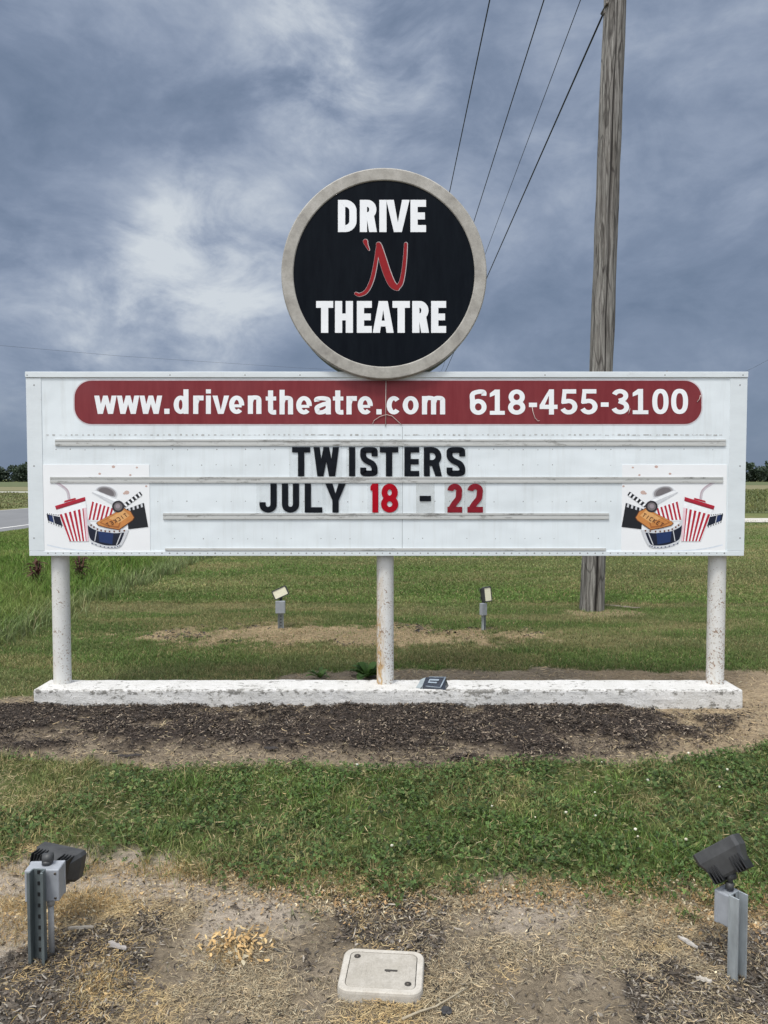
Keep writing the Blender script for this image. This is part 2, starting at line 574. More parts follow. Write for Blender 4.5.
def vnoise(x, y, seed=0):
    ix, iy = np.floor(x), np.floor(y)
    fx, fy = x - ix, y - iy
    fx = fx * fx * (3 - 2 * fx)
    fy = fy * fy * (3 - 2 * fy)
    a, b = _hash(ix, iy, seed), _hash(ix + 1, iy, seed)
    c, d = _hash(ix, iy + 1, seed), _hash(ix + 1, iy + 1, seed)
    return (a * (1 - fx) + b * fx) * (1 - fy) + (c * (1 - fx) + d * fx) * fy


def fbm(x, y, sc, seed=0, oct=4):
    s, a, t = 0, 1, 0
    for i in range(oct):
        s = s + a * vnoise(x * sc * 2 ** i + 31.7 * i, y * sc * 2 ** i + 17.3 * i, seed + i)
        t += a
        a *= 0.5
    return s / t


def ss(e0, e1, x):
    t = np.clip((x - e0) / (e1 - e0), 0, 1)
    return t * t * (3 - 2 * t)


def edge_list(pts):
    g = sorted(((G(x, y).x, G(x, y).y) for x, y in pts))
    return np.array([p[0] for p in g]), np.array([p[1] for p in g])


E_NEAR = edge_list([(-90, 868), (0, 862), (60, 856), (130, 850), (200, 866), (260, 884), (330, 900), (400, 903), (470, 893), (500, 880), (540, 886), (600, 897), (680, 903), (768, 908), (860, 905)])
E_MID = edge_list([(-90, 752), (0, 757), (100, 763), (150, 773), (200, 766), (300, 763), (380, 771), (450, 769), (520, 763), (600, 766), (680, 763), (720, 753), (768, 746), (860, 735)])
E_MULCH = edge_list([(-90, 742), (0, 748), (100, 744), (200, 741), (300, 747), (400, 757), (500, 759), (600, 752), (650, 744), (690, 734), (730, 715), (768, 706)])


def zones(X, Y):
    """weights of what covers the ground, 0..1"""
    nA = fbm(X, Y, 1.4, 3) - 0.5
    nB = fbm(X, Y, 5.5, 9) - 0.5
    nC = fbm(X, Y, 18, 21, 3) - 0.5
    w = {}
    e1 = np.interp(X, *E_NEAR) + nB * 0.34 + nC * 0.30
    e2 = np.interp(X, *E_MID) + nB * 0.18 + nC * 0.14
    near = ss(0.13, -0.11, Y - e1)
    strip = ss(-0.03, 0.05, Y - e2) * ss(0.0, -0.05, Y - 5.30)
    # behind the footing
    back_edge = 5.66 + 0.46 * ss(-1.25, -0.2, X) * ss(1.7, 1.2, X) + 0.40 * ss(1.1, 1.6, X) - 0.5 * ss(-0.8, -1.7, X) + nB * 0.25
    behind = ss(5.25, 5.3, Y) * ss(0.05, -0.06, Y - back_edge)
    strip = np.maximum(strip, behind)
    strip = np.maximum(strip, ss(2.35, 2.55, X + nB * 0.4) * ss(4.2, 4.5, Y + nB * 0.3) * ss(6.15, 5.9, Y + nB * 0.3))
    left_dirt = ss(-2.35, -2.5, X + nB * 0.2) * ss(5.35, 5.2, Y + nB * 0.5 - 0.12 * (X + 2.4)) * ss(-0.03, 0.05, Y - e2)
    # mulch bed
    em = np.interp(X, *E_MULCH) - 0.10 + nB * 0.30 + nC * 0.30 + nA * .10
    mul = ss(-0.10, 0.12, Y - em) * ss(5.12, 5.06, Y) * ss(1.98, 1.70, X + nA * 0.5 + nB * 0.4 - (5.0 - Y) * 0.35)
    mul = np.maximum(mul, .75 * ss(.50, .60, fbm(X, Y, 3.2, 141)) * ss(1.5, 1.7, X) * ss(-0.04, 0.06, Y - em) * ss(4.98, 4.8, Y))
    mul = mul * (1 - .7 * ss(.60, .70, fbm(X, Y, 3.6, 131) + nC * .3 + .12 * ss(4.7, 4.3, Y)))
    mul = mul * ss(-2.95, -2.7, X + nB * 0.5)
    # mulch in the near part
    mn = ss(0.54, 0.64, fbm(X, Y, 2.2, 41) + 0.27 * ss(-0.72, -1.0, X) * ss(2.52, 2.36, Y) + 0.26 * ss(0.50, 0.8, X) * ss(2.70, 2.5, Y) - .05 + nC * 0.25)
    w['mulch'] = np.maximum(mul, 0)
    w['mulch_near'] = mn * near
    # dry oval round the rear lights
    dx, dy = (X + 0.42) / 1.95, (Y - 7.55) / 0.52
    oval = ss(1.18, 0.72, np.sqrt(dx * dx + dy * dy) + nB * 1.1 + nA * 0.7 + nC * .5)
    d2 = ss(1.1, 0.7, np.sqrt(((X + 0.42) / 0.75) ** 2 + ((Y - 10.4) / 0.35) ** 2) + nB * 0.8)
    d3 = ss(1.1, 0.6, np.sqrt(((X - 2.5) / 0.55) ** 2 + ((Y - 8.75) / 0.3) ** 2) + nB * 0.7)
    d4 = ss(1.1, 0.7, np.sqrt(((X + 0.9) / 1.1) ** 2 + ((Y - 11.8) / 0.3) ** 2) + nB * 0.9) * 0.5
    w['oval'] = np.clip(np.maximum(oval, 0.7 * np.maximum(d3, 0)), 0, 1)
    w['dry'] = np.clip(np.maximum(d2 * 0.8, d4) + 0.8 * ss(0.56, 0.68, fbm(X * 0.5, Y, 1.1, 77)) * ss(5.6, 6.5, Y), 0, 1)
    tall = ss(-3.30, -3.75, X + nA * 0.5 + nB * 0.3 - 0.01 * (Y - 8)) * ss(5.4, 6.2, Y + 0.25 * (X + 3.5))
    w['tall'] = tall
    w['near'] = near
    w['strip'] = np.maximum(strip, left_dirt)
    bare = np.maximum.reduce([near, w['strip'], w['oval']])
    w['bare'] = bare
    gB = (1 - near) * ss(0.02, -0.06, Y - e2)
    w['front_grass'] = np.clip(gB, 0, 1)
    w['grass'] = np.clip(1 - bare, 0, 1)
    # clover is thick on the right of the front strip
    w['clover'] = w['front_grass'] * ss(0.36, 0.56, fbm(X, Y, 1.6, 51) + 0.34 * ss(-0.9, 0.5, X) * ss(4.15, 3.3, Y) - 0.13 * ss(-0.5, -1.2, X))
    # sandy bare ground
    w['sand'] = near * ss(0.45, 0.62, fbm(X, Y, 1.9, 61) + 0.42 * np.exp(-(((X + 1.2) / 0.55) ** 2 + ((Y - 2.84) / 0.15) ** 2)) + 0.2 * np.exp(-(((X - 0.45) / 0.25) ** 2 + ((Y - 2.75) / 0.15) ** 2)))
    return w


def height(X, Y, w=None):
    if w is None:
        w = zones(X, Y)
    loc = ss(14, 9, Y) * ss(6, 4.5, np.abs(X)) * ss(0.8, 1.6, Y)
    h = (fbm(X, Y, 3.0, 5) - 0.5) * 0.03 + (fbm(X, Y, 22, 15, 3) - 0.5) * 0.016
    h = h + w['front_grass'] * 0.015 + w['mulch'] * 0.03
    big = (fbm(X, Y, 0.06, 25) - 0.5) * 0.25 * ss(12, 40, Y) * ss(60, 40, Y) * ss(-10, -6, X)
    return h * loc + big * 0 - 0.004


def ground_color(X, Y, w):
    def c(*v):
        return np.array(v, dtype=float)[None, :]
    n1 = fbm(X, Y, 4.0, 71)[:, None]
    n2 = fbm(X * 0.35, Y, 0.5, 81)[:, None]
    turf = c(.098, .118, .040) * (0.75 + 0.5 * n2)
    far = ss(9, 22, Y)[:, None]
    turf = turf * (1 - far) + (c(.140, .165, .062) * (0.80 + 0.4 * n2)) * far
    soil = c(.225, .195, .155) * (0.75 + 0.5 * n1)
    col = turf * 1.0
    mixw = lambda col, k, t: col * (1 - k[:, None]) + t * k[:, None]
    col = mixw(col, w['dry'] * 0.6, c(.24, .20, .10))
    col = mixw(col, w['tall'] * ss(30, 15, Y), c(.09, .12, .030))
    col = mixw(col, w['oval'], c(.34, .265, .16) * (0.60 + 0.68 * n1))
    col = mixw(col, w['strip'], c(.285, .235, .172) * (0.60 + 0.62 * n1))
    col = mixw(col, w['strip'] * ss(1.35, 1.9, X), c(.37, .29, .19) * (0.7 + 0.5 * n1))
    col = mixw(col, w['near'], c(.275, .228, .165) * (0.68 + 0.55 * n1))
    col = mixw(col, w['sand'], c(.44, .38, .305) * (0.85 + 0.25 * n1))
    col = mixw(col, w['mulch'], c(.062, .050, .042))
    col = mixw(col, w['mulch_near'] * 0.8, c(.095, .080, .066))
    return col


# ------------------------------------------------------------------ ground sheet
def geo(a, b, step, ratio):
    out, x, s = [], a, step
    while x < b:
        s *= ratio
        x += s
        out.append(x)
    return out


def make_ground():
    ys = [-3000, -800, -200, -60, -20, -8, -3, -1, 0, 0.6, 1.0, 1.3] + list(np.arange(1.5, 9.5, 0.02)) + geo(9.5, 3500, 0.03, 1.035)
    xr = geo(3.6, 3500, 0.025, 1.06)
    xs = [-x for x in xr[::-1]] + list(np.arange(-3.6, 3.6, 0.022)) + xr
    xs, ys = np.array(xs), np.array(ys)
    XX, YY = np.meshgrid(xs, ys)
    X, Y = XX.ravel(), YY.ravel()
    w = zones(X, Y)
    Z = height(X, Y, w)
    nx, ny = len(xs), len(ys)
    idx = np.arange(nx * ny).reshape(ny, nx)
    F = np.stack([idx[:-1, :-1], idx[:-1, 1:], idx[1:, 1:], idx[1:, :-1]], -1).reshape(-1, 4)
    o = mesh_np('ground', np.stack([X, Y, Z], 1), F4=F, mat=M['ground'], col=np.clip(ground_color(X, Y, w), 0, 1), smooth=True)
    tag(o, kind='structure')


make_ground()


def sheet(name, pts, z, mat):
    mb = MB()
    mb.add([(x, y, z) for x, y in pts], [tuple(range(len(pts)))])
    o = mb.build(name, mat)
    tag(o, kind='structure')
    return o


# the county road runs parallel to the view on the left
def make_road():
    mb = MB()
    zb, zt = -0.05, 0.03
    x0, x1 = -18.4, -11.4
    y0, y1 = -60, 900
    prof = [(x0 - 0.6, zb), (x0, zt), ((x0 + x1) / 2, zt + 0.06), (x1, zt), (x1 + 0.6, zb)]
    vs = [(x, y0, z) for x, z in prof] + [(x, y1, z) for x, z in prof]
    fs = [(i, i + 1, i + 6, i + 5) for i in range(4)]
    mb.add(vs, fs)
    road = mb.build('road', M['asphalt'])
    tag(road, kind='structure')
    mk = MB()
    xm = (x0 + x1) / 2

    def stripe(xa, xb, mi):
        zz = lambda x: zt + 0.06 * (1 - abs(x - xm) / (xm - x0)) + 0.005
        mk.add([(xa, y0, zz(xa)), (xb, y0, zz(xb)), (xb, y1, zz(xb)), (xa, y1, zz(xa))], [(0, 1, 2, 3)], mi)
    stripe(x1 - 0.30, x1 - 0.16, 0)
    stripe(x0 + 0.16, x0 + 0.30, 0)
    mk.build('road_marking', [M['road_paint'], M['yellow_paint']], road)


make_road()
sheet('driveway', [(-10.8, 27.0), (60, 27.1), (300, 27.3), (300, 29.5), (60, 29.5), (-10.8, 30.0)], 0.010, M['gravel'])
sheet('gravel_lane', [(-19.1, 87), (-19.1, 93), (-400, 93), (-400, 87)], 0.012, M['gravel'])
sheet('crop_field', [(-10, 34.5), (400, 34.5), (400, 108), (-10, 108)], 0.014, M['crop'])
sheet('stubble_field', [(-10, 110), (700, 110), (700, 190), (-10, 190)], 0.014, M['stubble'])
sheet('stubble_field', [(-19.5, 99), (-19.5, 150), (-500, 150), (-500, 99)], 0.014, M['stubble'])
sheet('crop_field', [(-19.5, 152), (-19.5, 395), (-700, 395), (-700, 152)], 0.014, M['crop'])
sheet('crop_field', [(-10, 192), (700, 192), (700, 395), (-10, 395)], 0.014, M['crop'])


# ------------------------------------------------------------------ glyphs (units: photo pixels on the sign plane)
def arc_pts(cx, cy, rx, ry, a0, a1, n=16):
    return [(cx + rx * math.cos(rad(a0 + (a1 - a0) * i / n)), cy + ry * math.sin(rad(a0 + (a1 - a0) * i / n))) for i in range(n + 1)]


def spline(pts, n=7):
    out = []
    p = [pts[0]] + list(pts) + [pts[-1]]
    for i in range(1, len(p) - 2):
        for k in range(n):
            t = k / n
            q = []
            for d in (0, 1):
                a, b, c, e = p[i - 1][d], p[i][d], p[i + 1][d], p[i + 2][d]
                q.append(0.5 * (2 * b + (c - a) * t + (2 * a - 5 * b + 4 * c - e) * t * t + (3 * b - a - 3 * c + e) * t ** 3))
            out.append(tuple(q))
    out.append(tuple(pts[-1]))
    return out


class Glyph:
    def __init__(self):
        self.polys = []

    def rect(self, x0, y0, x1, y1):
        self.polys.append([[(x0, y0), (x1, y0), (x1, y1), (x0, y1)]])
        return self

    def poly(self, *p):
        self.polys.append([list(p)])
        return self

    def strip(self, A, B):
        q = []
        for i in range(len(A) - 1):
            q.append([A[i], A[i + 1], B[i + 1], B[i]])
        self.polys.append(q)
        return self

    def stroke(self, pts, sx, sy, ws=None):
        A, B = [], []
        for i, p in enumerate(pts):
            a, b = pts[max(i - 1, 0)], pts[min(i + 1, len(pts) - 1)]
            tx, ty = b[0] - a[0], b[1] - a[1]
            l = math.hypot(tx, ty) or 1
            nx, ny = -ty / l, tx / l
            k = 0.5 * (ws[i] if ws else 1)
            A.append((p[0] + nx * sx * k, p[1] + ny * sy * k))
            B.append((p[0] - nx * sx * k, p[1] - ny * sy * k))
        return self.strip(A, B)

    def ring(self, x0, y0, x1, y1, sx, sy, rx, ry, corners=(1, 1, 1, 1)):
        """rounded frame; corners bl, br, tr, tl"""
        def loop(x0, y0, x1, y1, rx, ry):
            pts = []
            for (cx, cy, dx, dy, a), on in zip(((x0, y0, 1, 1, 180), (x1, y0, -1, 1, 270), (x1, y1, -1, -1, 0), (x0, y1, 1, -1, 90)), corners):
                ax, ay = (rx, ry) if on else (1e-4, 1e-4)
                pts += arc_pts(cx + dx * ax, cy + dy * ay, ax, ay, a, a + 90, 8)
            return pts + [pts[0]]
        return self.strip(loop(x0, y0, x1, y1, rx, ry), loop(x0 + sx, y0 + sy, x1 - sx, y1 - sy, max(rx - sx, .05), max(ry - sy, .05)))


def glyph(ch, w, h, sx, sy, style='A'):
    g = Glyph()
    a, b = sx / 2, sy / 2
    if ch == 'D':
        g.ring(0, 0, w, h, sx, sy, w * .62, h * .34, (0, 1, 1, 0))
    elif ch == 'R':
        hm = h * (.40 if style == 'A' else .36)
        g.ring(0, hm, w * .97, h, sx, sy, w * .52, (h - hm) * .5, (0, 1, 1, 0)).rect(0, 0, sx, hm + .01)
        g.poly((w * .38, hm + sy * .5), (w - sx * 1.08, 0), (w, 0), (w * .80, hm + sy * .9), (w * .5, hm + sy))
    elif ch == 'I':
        g.rect(0, 0, w, h)
    elif ch == 'V':
        g.poly((0, h), (sx * 1.05, h), (w * .5, h * .30), (w - sx * 1.05, h), (w, h), (w * .5 + sx * .55, 0), (w * .5 - sx * .55, 0))
        g.polys[-1] = [[(0, h), (sx * 1.05, h), (w * .5, h * .30), (w * .5, 0), (w * .5 - sx * .55, 0)], [(w, h), (w - sx * 1.05, h), (w * .5, h * .30), (w * .5, 0), (w * .5 + sx * .55, 0)]]
    elif ch == 'E':
        g.rect(0, 0, sx, h).rect(sx, 0, w, sy).rect(sx, h - sy, w, h).rect(sx, h * .5 - b, w * (.93 if style == 'A' else .97), h * .5 + b)
    elif ch == 'T':
        g.rect(0, h - sy, w, h).rect(w / 2 - a, 0, w / 2 + a, h - sy)
    elif ch == 'H':
        g.rect(0, 0, sx, h).rect(w - sx, 0, w, h).rect(sx, h * .5 - b, w - sx, h * .5 + b)
    elif ch == 'A':
        t = sx * .62
        g.polys.append([[(0, 0), (sx, 0), (w / 2, h * .72), (w / 2, h), (w / 2 - t, h)], [(w, 0), (w - sx, 0), (w / 2, h * .72), (w / 2, h), (w / 2 + t, h)]])
        g.rect(w * .25, h * .20, w * .75, h * .20 + sy * .85)
    elif ch == 'L':
        g.rect(0, 0, sx, h).rect(sx, 0, w, sy)
    elif ch == 'U':
        r = w / 2 - a
        g.stroke([(a, h)] + arc_pts(w / 2, r * 1.02 + b, r, r * 1.02, 180, 360, 18) + [(w - a, h)], sx, sy)
    elif ch == 'J':
        r = w / 2 - a
        g.stroke([(a, h * .36)] + arc_pts(w / 2, r * .95 + b, r, r * .95, 180, 360, 18) + [(w - a, h)], sx, sy)
    elif ch == 'Y':
        k = sx * 1.15
        g.polys.append([[(0, h), (k, h), (w / 2, h * .66), (w / 2, h * .40), (w / 2 - a, h * .42)], [(w, h), (w - k, h), (w / 2, h * .66), (w / 2, h * .40), (w / 2 + a, h * .42)]])
        g.rect(w / 2 - a, 0, w / 2 + a, h * .43)
    elif ch == 'W' or ch == 'w':
        k = sx * (.98 if ch == 'W' else 1.0)
        q = w * .27
        lo = k * .5
        top = h * (1.0 if ch == 'W' else 1.0)
        mid = w / 2
        g.polys.append([[(0, h), (k, h), (q + lo, 0), (q - lo, 0)], [(w, h), (w - k, h), (w - q - lo, 0), (w - q + lo, 0)]])
        g.polys.append([[(q - lo * .8, 0), (q + lo, 0), (mid + k * .46, top), (mid - k * .46, top)]])
        g.polys.append([[(w - q + lo * .8, 0), (w - q - lo, 0), (mid - k * .46, top), (mid + k * .46, top)]])
    elif ch == 'v':
        g.polys.append([[(0, h), (sx, h), (w / 2, h * .22), (w / 2, 0), (w / 2 - sx * .55, 0)], [(w, h), (w - sx, h), (w / 2, h * .22), (w / 2, 0), (w / 2 + sx * .55, 0)]])
    elif ch == 'S':
        c = [(w - a, h * .68), (w - a, h * .80), (w * .80, h - b * 1.15), (w * .5, h - b), (w * .2, h - b * 1.2), (a, h * .79), (a * 1.1, h * .66), (w * .34, h * .545), (w * .68, h * .435), (w - a * 1.1, h * .315), (w - a, h * .2), (w * .8, b * 1.2), (w * .5, b), (w * .2, b * 1.15), (a, h * .19), (a, h * .30)]
        g.stroke(spline(c), sx, sy)
    elif ch == '-':
        g.rect(0, 0, w, h)
    elif ch == '.':
        g.rect(0, 0, w, w)
    elif ch == 'o' or ch == '0':
        ox, ix = [], []
        A = arc_pts(w / 2, h / 2, w / 2, h / 2, 0, 360, 40)
        B = arc_pts(w / 2, h / 2, w / 2 - sx, h / 2 - sy, 0, 360, 40)
        if ch == '0':
            sq = lambda x, y, rx, ry: (w / 2 + rx * math.copysign(abs(x) ** .85, x), h / 2 + ry * math.copysign(abs(y) ** .85, y))
            U = [(math.cos(rad(9 * i)), math.sin(rad(9 * i))) for i in range(41)]
            A = [sq(x, y, w / 2, h / 2) for x, y in U]
            B = [sq(x, y, w / 2 - sx, h / 2 - sy) for x, y in U]
        g.strip(A, B)
    elif ch == 'c':
        g.stroke(arc_pts(w / 2, h / 2, w / 2 - a, h / 2 - b, 42, 318, 24), sx, sy)
    elif ch == 'e':
        g.stroke(arc_pts(w / 2, h / 2, w / 2 - a, h / 2 - b, -6, 314, 28), sx, sy)
        g.rect(sx * .8, h * .44 - b * .7, w - sx * .5, h * .44 + b * .7)
    elif ch == 'a':
        g.rect(w - sx, 0, w, h * .70)
        g.stroke(spline([(a * .9, h * .70), (w * .14, h * .84), (w * .45, h - b), (w * .80, h - b * 1.5), (w - a, h * .66)]), sx, sy)
        g.stroke(spline([(w - a, h * .60), (w * .55, h * .55), (a * 1.1, h * .40), (a, h * .24), (w * .24, b * 1.0), (w * .55, h * .14), (w - a, h * .30)]), sx * .95, sy)
    elif ch in 'nhm':
        n = 1 if ch != 'm' else 2
        xh = h if ch != 'h' else h * .745
        g.rect(0, 0, sx, h)
        pit = (w - sx) / n
        for i in range(n):
            x0 = i * pit + a
            x1 = (i + 1) * pit + a
            g.stroke(spline([(x0, xh * .62), (x0 + (x1 - x0) * .2, xh * .86), (x0 + (x1 - x0) * .6, xh - b * .9), (x1 - (x1 - x0) * .05, xh * .84), (x1, xh * .62)]) + [(x1, 0)], sx, sy)
    elif ch == 'r':
        g.rect(0, 0, sx, h)
        g.stroke(spline([(a, h * .55), (w * .42, h * .84), (w * .72, h - b * 1.15), (w, h - b * 1.15)]), sx, sy * 1.15)
    elif ch == 't':
        x = w * .22
        xh = h * .745
        g.rect(0, xh - sy * .95, w, xh)
        g.stroke([(x + a, h)] + spline([(x + a, h * .3), (x + a * 1.1, h * .15), (x + sx * .9, b * 1.05), (w, b * 1.05)]), sx, sy * 1.1)
    elif ch == 'i':
        g.rect(0, 0, w, h * .745).rect(0, h * .83, w, h)
    elif ch == 'd':
        xh = h * .745
        A = arc_pts(w * .47, xh / 2, w * .47, xh / 2, 0, 360, 32)
        B = arc_pts(w * .47, xh / 2, w * .47 - sx, xh / 2 - sy, 0, 360, 32)
        g.strip(A, B)
        g.rect(w - sx, 0, w, h)
    elif ch == '1':
        xs = w * .62
        if style == 'B':
            g.rect(w * .5 - a, 0, w * .5 + a, h)
            g.poly((0, h * .70), (0, h * .85), (w * .5 - a, h), (w * .5 - a, h * .78))
            g.rect(0, 0, w, sy * .9)
        else:
            g.rect(w - sx, 0, w, h)
            g.poly((0, h * .76), (0, h * .90), (w - sx, h), (w - sx, h * .76))
    elif ch == '8':
        hm = h * .49
        for y0, y1, k in ((0, hm + sy * .5, 0), (hm - sy * .5, h, w * .03)):
            A = arc_pts(w / 2, (y0 + y1) / 2, w / 2 - k, (y1 - y0) / 2, 0, 360, 36)
            B = arc_pts(w / 2, (y0 + y1) / 2, w / 2 - k - sx, (y1 - y0) / 2 - sy, 0, 360, 36)
            g.strip(A, B)
    elif ch == '6':
        y1 = h * .63
        g.strip(arc_pts(w / 2, y1 / 2, w / 2, y1 / 2, 0, 360, 36), arc_pts(w / 2, y1 / 2, w / 2 - sx, y1 / 2 - sy, 0, 360, 36))
        g.stroke(spline([(a, h * .30), (a, h * .55), (w * .16, h * .82), (w * .5, h - b), (w * .82, h * .90), (w - a * 1.1, h * .76)]), sx, sy)
    elif ch == '4':
        g.rect(w * .80 - sx, 0, w * .80, h)
        g.rect(0, h * .22, w, h * .22 + sy)
        g.poly((0, h * .22 + sy * .9), (sx * 1.0, h * .22 + sy * .9), (w * .80 - sx * .9, h * .80), (w * .80 - sx * .5, h), (w * .80 - sx * .95, h))
    elif ch == '5':
        g.rect(w * .12, h - sy, w * .93, h)
        g.poly((w * .12, h - sy * .5), (w * .12 + sx * .8, h - sy * .5), (w * .06 + sx * .85, h * .48), (w * .04, h * .44))
        ry = h * .31 - b
        g.stroke([(w * .08, h * .50)] + arc_pts(w * .48, ry + b, w * .52 - a, ry, 112, -158, 22), sx, sy)
    elif ch == '3':
        r1, r2 = h * .265 - b, h * .285 - b
        g.stroke(arc_pts(w * .48, h - r1 - b, w * .47 - a, r1, 165, -62, 20) + [(w * .42, h * .53)], sx, sy)
        g.stroke([(w * .42, h * .525)] + arc_pts(w * .49, r2 + b, w * .51 - a, r2, 66, -165, 20), sx, sy)
    elif ch == '2':
        ry = h * .25 - b
        top = arc_pts(w / 2, h - ry - b, w / 2 - a, ry, 178, -20, 16)
        g.stroke(top + spline([top[-1], (w * .74, h * .50), (w * .45, h * .30), (a * 1.25, sy * .6)])[1:], sx, sy)
        g.rect(0, 0, w, sy)
    return g


def put_glyph(mb, g, x0, ybase, Y, mi=0, lift=0.00012, slant=0.0):
    """lay a glyph on the plane at depth Y, base-left at photo point (x0, ybase)"""
    for k, quads in enumerate(g.polys):
        yy = Y - lift * k
        for q in quads:
            vs = [P(x0 + x + slant * y, ybase - y, yy) for x, y in q]
            # newell orientation towards the viewer (-Y)
            A = sum((vs[i].x * vs[(i + 1) % len(vs)].z - vs[(i + 1) % len(vs)].x * vs[i].z) for i in range(len(vs)))
            if A < 0:
                vs = vs[::-1]
            mb.add(vs, [tuple(range(len(vs)))], mi)


# ------------------------------------------------------------------ the sign
YF = 5.15            # plane of the cabinet front
cx = (P(25, 372, YF).x + P(748, 372, YF).x) / 2
XL, XR = P(25.5, 374, YF).x, P(747.8, 374, YF).x
ZT, ZB = P(384, 371.8, YF).z, P(384, 555.8, YF).z
sign = thing('marquee_sign', 'white roadside marquee sign on three posts with a round black sign on top', 'sign', (cx, 5.25, 0))


def pl(mb, x0, y0, x1, y1, Y, depth, mi=0, bev=0.0):
    """a slab on the sign: photo rectangle at plane Y, going back by depth"""
    a, b = P(x0, y1, Y), P(x1, y0, Y)
    mb.box((a.x, Y, a.z), (b.x, Y + depth, b.z), mi, bev)


# cabinet body
mb = MB()
mb.box((XL + 0.012, YF + 0.006, ZB + 0.012), (XR - 0.012, YF + 0.215, ZT - 0.012), 0, 0.004)
mb.build('cabinet', M['trim'], sign)
# face panel with its seams and rows of rivets
mb = MB()
zl, zr = P(43, 470, YF).x, P(728.5, 470, YF).x
mb.box((zl - 0.01, YF, P(0, 553, YF).z), (zr + 0.01, YF + 0.004, P(0, 377, YF).z), 0)
pl(mb, 402.0, 427, 402.6, 552, YF - 0.0006, 0.0015, 2)
pl(mb, 384.9, 377, 385.4, 427, YF - 0.0006, 0.0015, 2)


def rivet(mb, px, py, r, Y, mi):
    c = P(px, py, Y)
    vs = [(c.x + r * math.cos(k * PI / 4), Y, c.z + r * math.sin(k * PI / 4)) for k in range(8)] + [(c.x, Y - r * 0.5, c.z)]
    mb.add(vs, [(k, (k + 1) % 8, 8) for k in range(8)], mi, True)


rr = random.Random(3)
for y0, xa, xb, st in ((449.5, 56, 722, 14.6), (465.0, 158, 618, 14.6), (501.5, 158, 612, 14.6), (538.5, 160, 612, 14.6)):
    x = xa
    while x < xb:
        if rr.random() < 0.72:
            rivet(mb, x + rr.uniform(-.4, .4), y0 + rr.uniform(-.4, .4), rr.uniform(0.0025, 0.0045), YF, 1)
        x += st
mb.build('face_panel', [M['panel'], M['rivet'], M['seam']], sign)
# stained seam under the banner
mb = MB()
x = 46
while x < 724:
    ln = rr.uniform(2, 6) if x > 300 and x < 420 or x > 590 else rr.uniform(1.2, 3)
    pl(mb, x, 434.2 + rr.uniform(-.4, .3), x + ln, 435.4 + rr.uniform(-.2, .5), YF - 0.001, 0.0016, 0)
    x += ln + (rr.uniform(0.5, 3) if ln > 3 else rr.uniform(2.5, 4.5))
mb.build('grime_line', M['soot'], sign)
# frame trims
mb = MB()
a = P(24.8, 377.6, YF - .008)
mb.box((XL, YF - 0.010, P(0, 377.6, YF).z), (XR, YF + 0.22, ZT), 0, 0.003)
for px in (27, 170, 245, 300, 545, 665, 743):
    rivet(mb, px, 375, 0.005, YF - 0.0101, 1)
mb.build('top_trim', [M['trim'], M['rivet']], sign)
mb = MB()
mb.box((XL + .004, YF - 0.006, ZB), (XR - .004, YF + 0.22, P(0, 551.2, YF).z), 0, 0.002)
x = 48
while x < 728:
    rivet(mb, x, 553.2, rr.uniform(0.004, 0.006), YF - 0.0061, 1)
    x += 7.6
mb.build('bottom_trim', [M['trim'], M['rivet']], sign)
for lo, hi, rx in ((XL + .002, P(43, 470, YF).x, 34), (P(728.5, 470, YF).x, XR - .002, 740)):
    mb = MB()
    mb.box((lo, YF - 0.004, P(0, 551.0, YF).z), (hi, YF + 0.218, P(0, 377.8, YF).z), 0, 0.002)
    for py in (385, 466, 538):
        rivet(mb, rx, py, 0.006, YF - 0.0041, 1)
    mb.build('side_trim', [M['trim'], M['rivet']], sign)
# small bolt standing on the top trim
mb = MB()
b0 = P(667, 372, YF + .1)
mb.tube([(b0.x, YF + .1, ZT - .002), (b0.x, YF + .1, ZT + .022)], .004, n=8)
mb.build('bolt', M['screw'], sign)

# letter tracks
for x0, x1, yt, yb in ((55, 726, 439.6, 445.6), (50, 723.3, 477.0, 482.6), (163, 609, 513.4, 519.0)):
    mb = MB()
    pl(mb, x0, yt, x1, yb, YF - 0.006, 0.0055, 0)
    pl(mb, x0, yt - .2, x1, yt + 1.6, YF - 0.0085, 0.0022, 1)
    pl(mb, x0, yb - 1.6, x1, yb + .2, YF - 0.0085, 0.0022, 1)
    o = mb.build('letter_track', [M['rail'], M['raillip']], sign)
mb = MB()
pl(mb, 165, 548.2, 606, 550.8, YF - 0.009, 0.0085, 1, 0.001)
mb.build('letter_track', [M['rail'], M['raillip']], sign)


# banner
def rounded(px0, py0, px1, py1, rx, n=10):
    pts = []
    for (cx_, cy_, a0) in ((px1 - rx, py0 + rx, 270), (px1 - rx, py1 - rx, 0), (px0 + rx, py1 - rx, 90), (px0 + rx, py0 + rx, 180)):
        pts += arc_pts(cx_, cy_, rx, rx, a0, a0 + 90, n)
    return pts


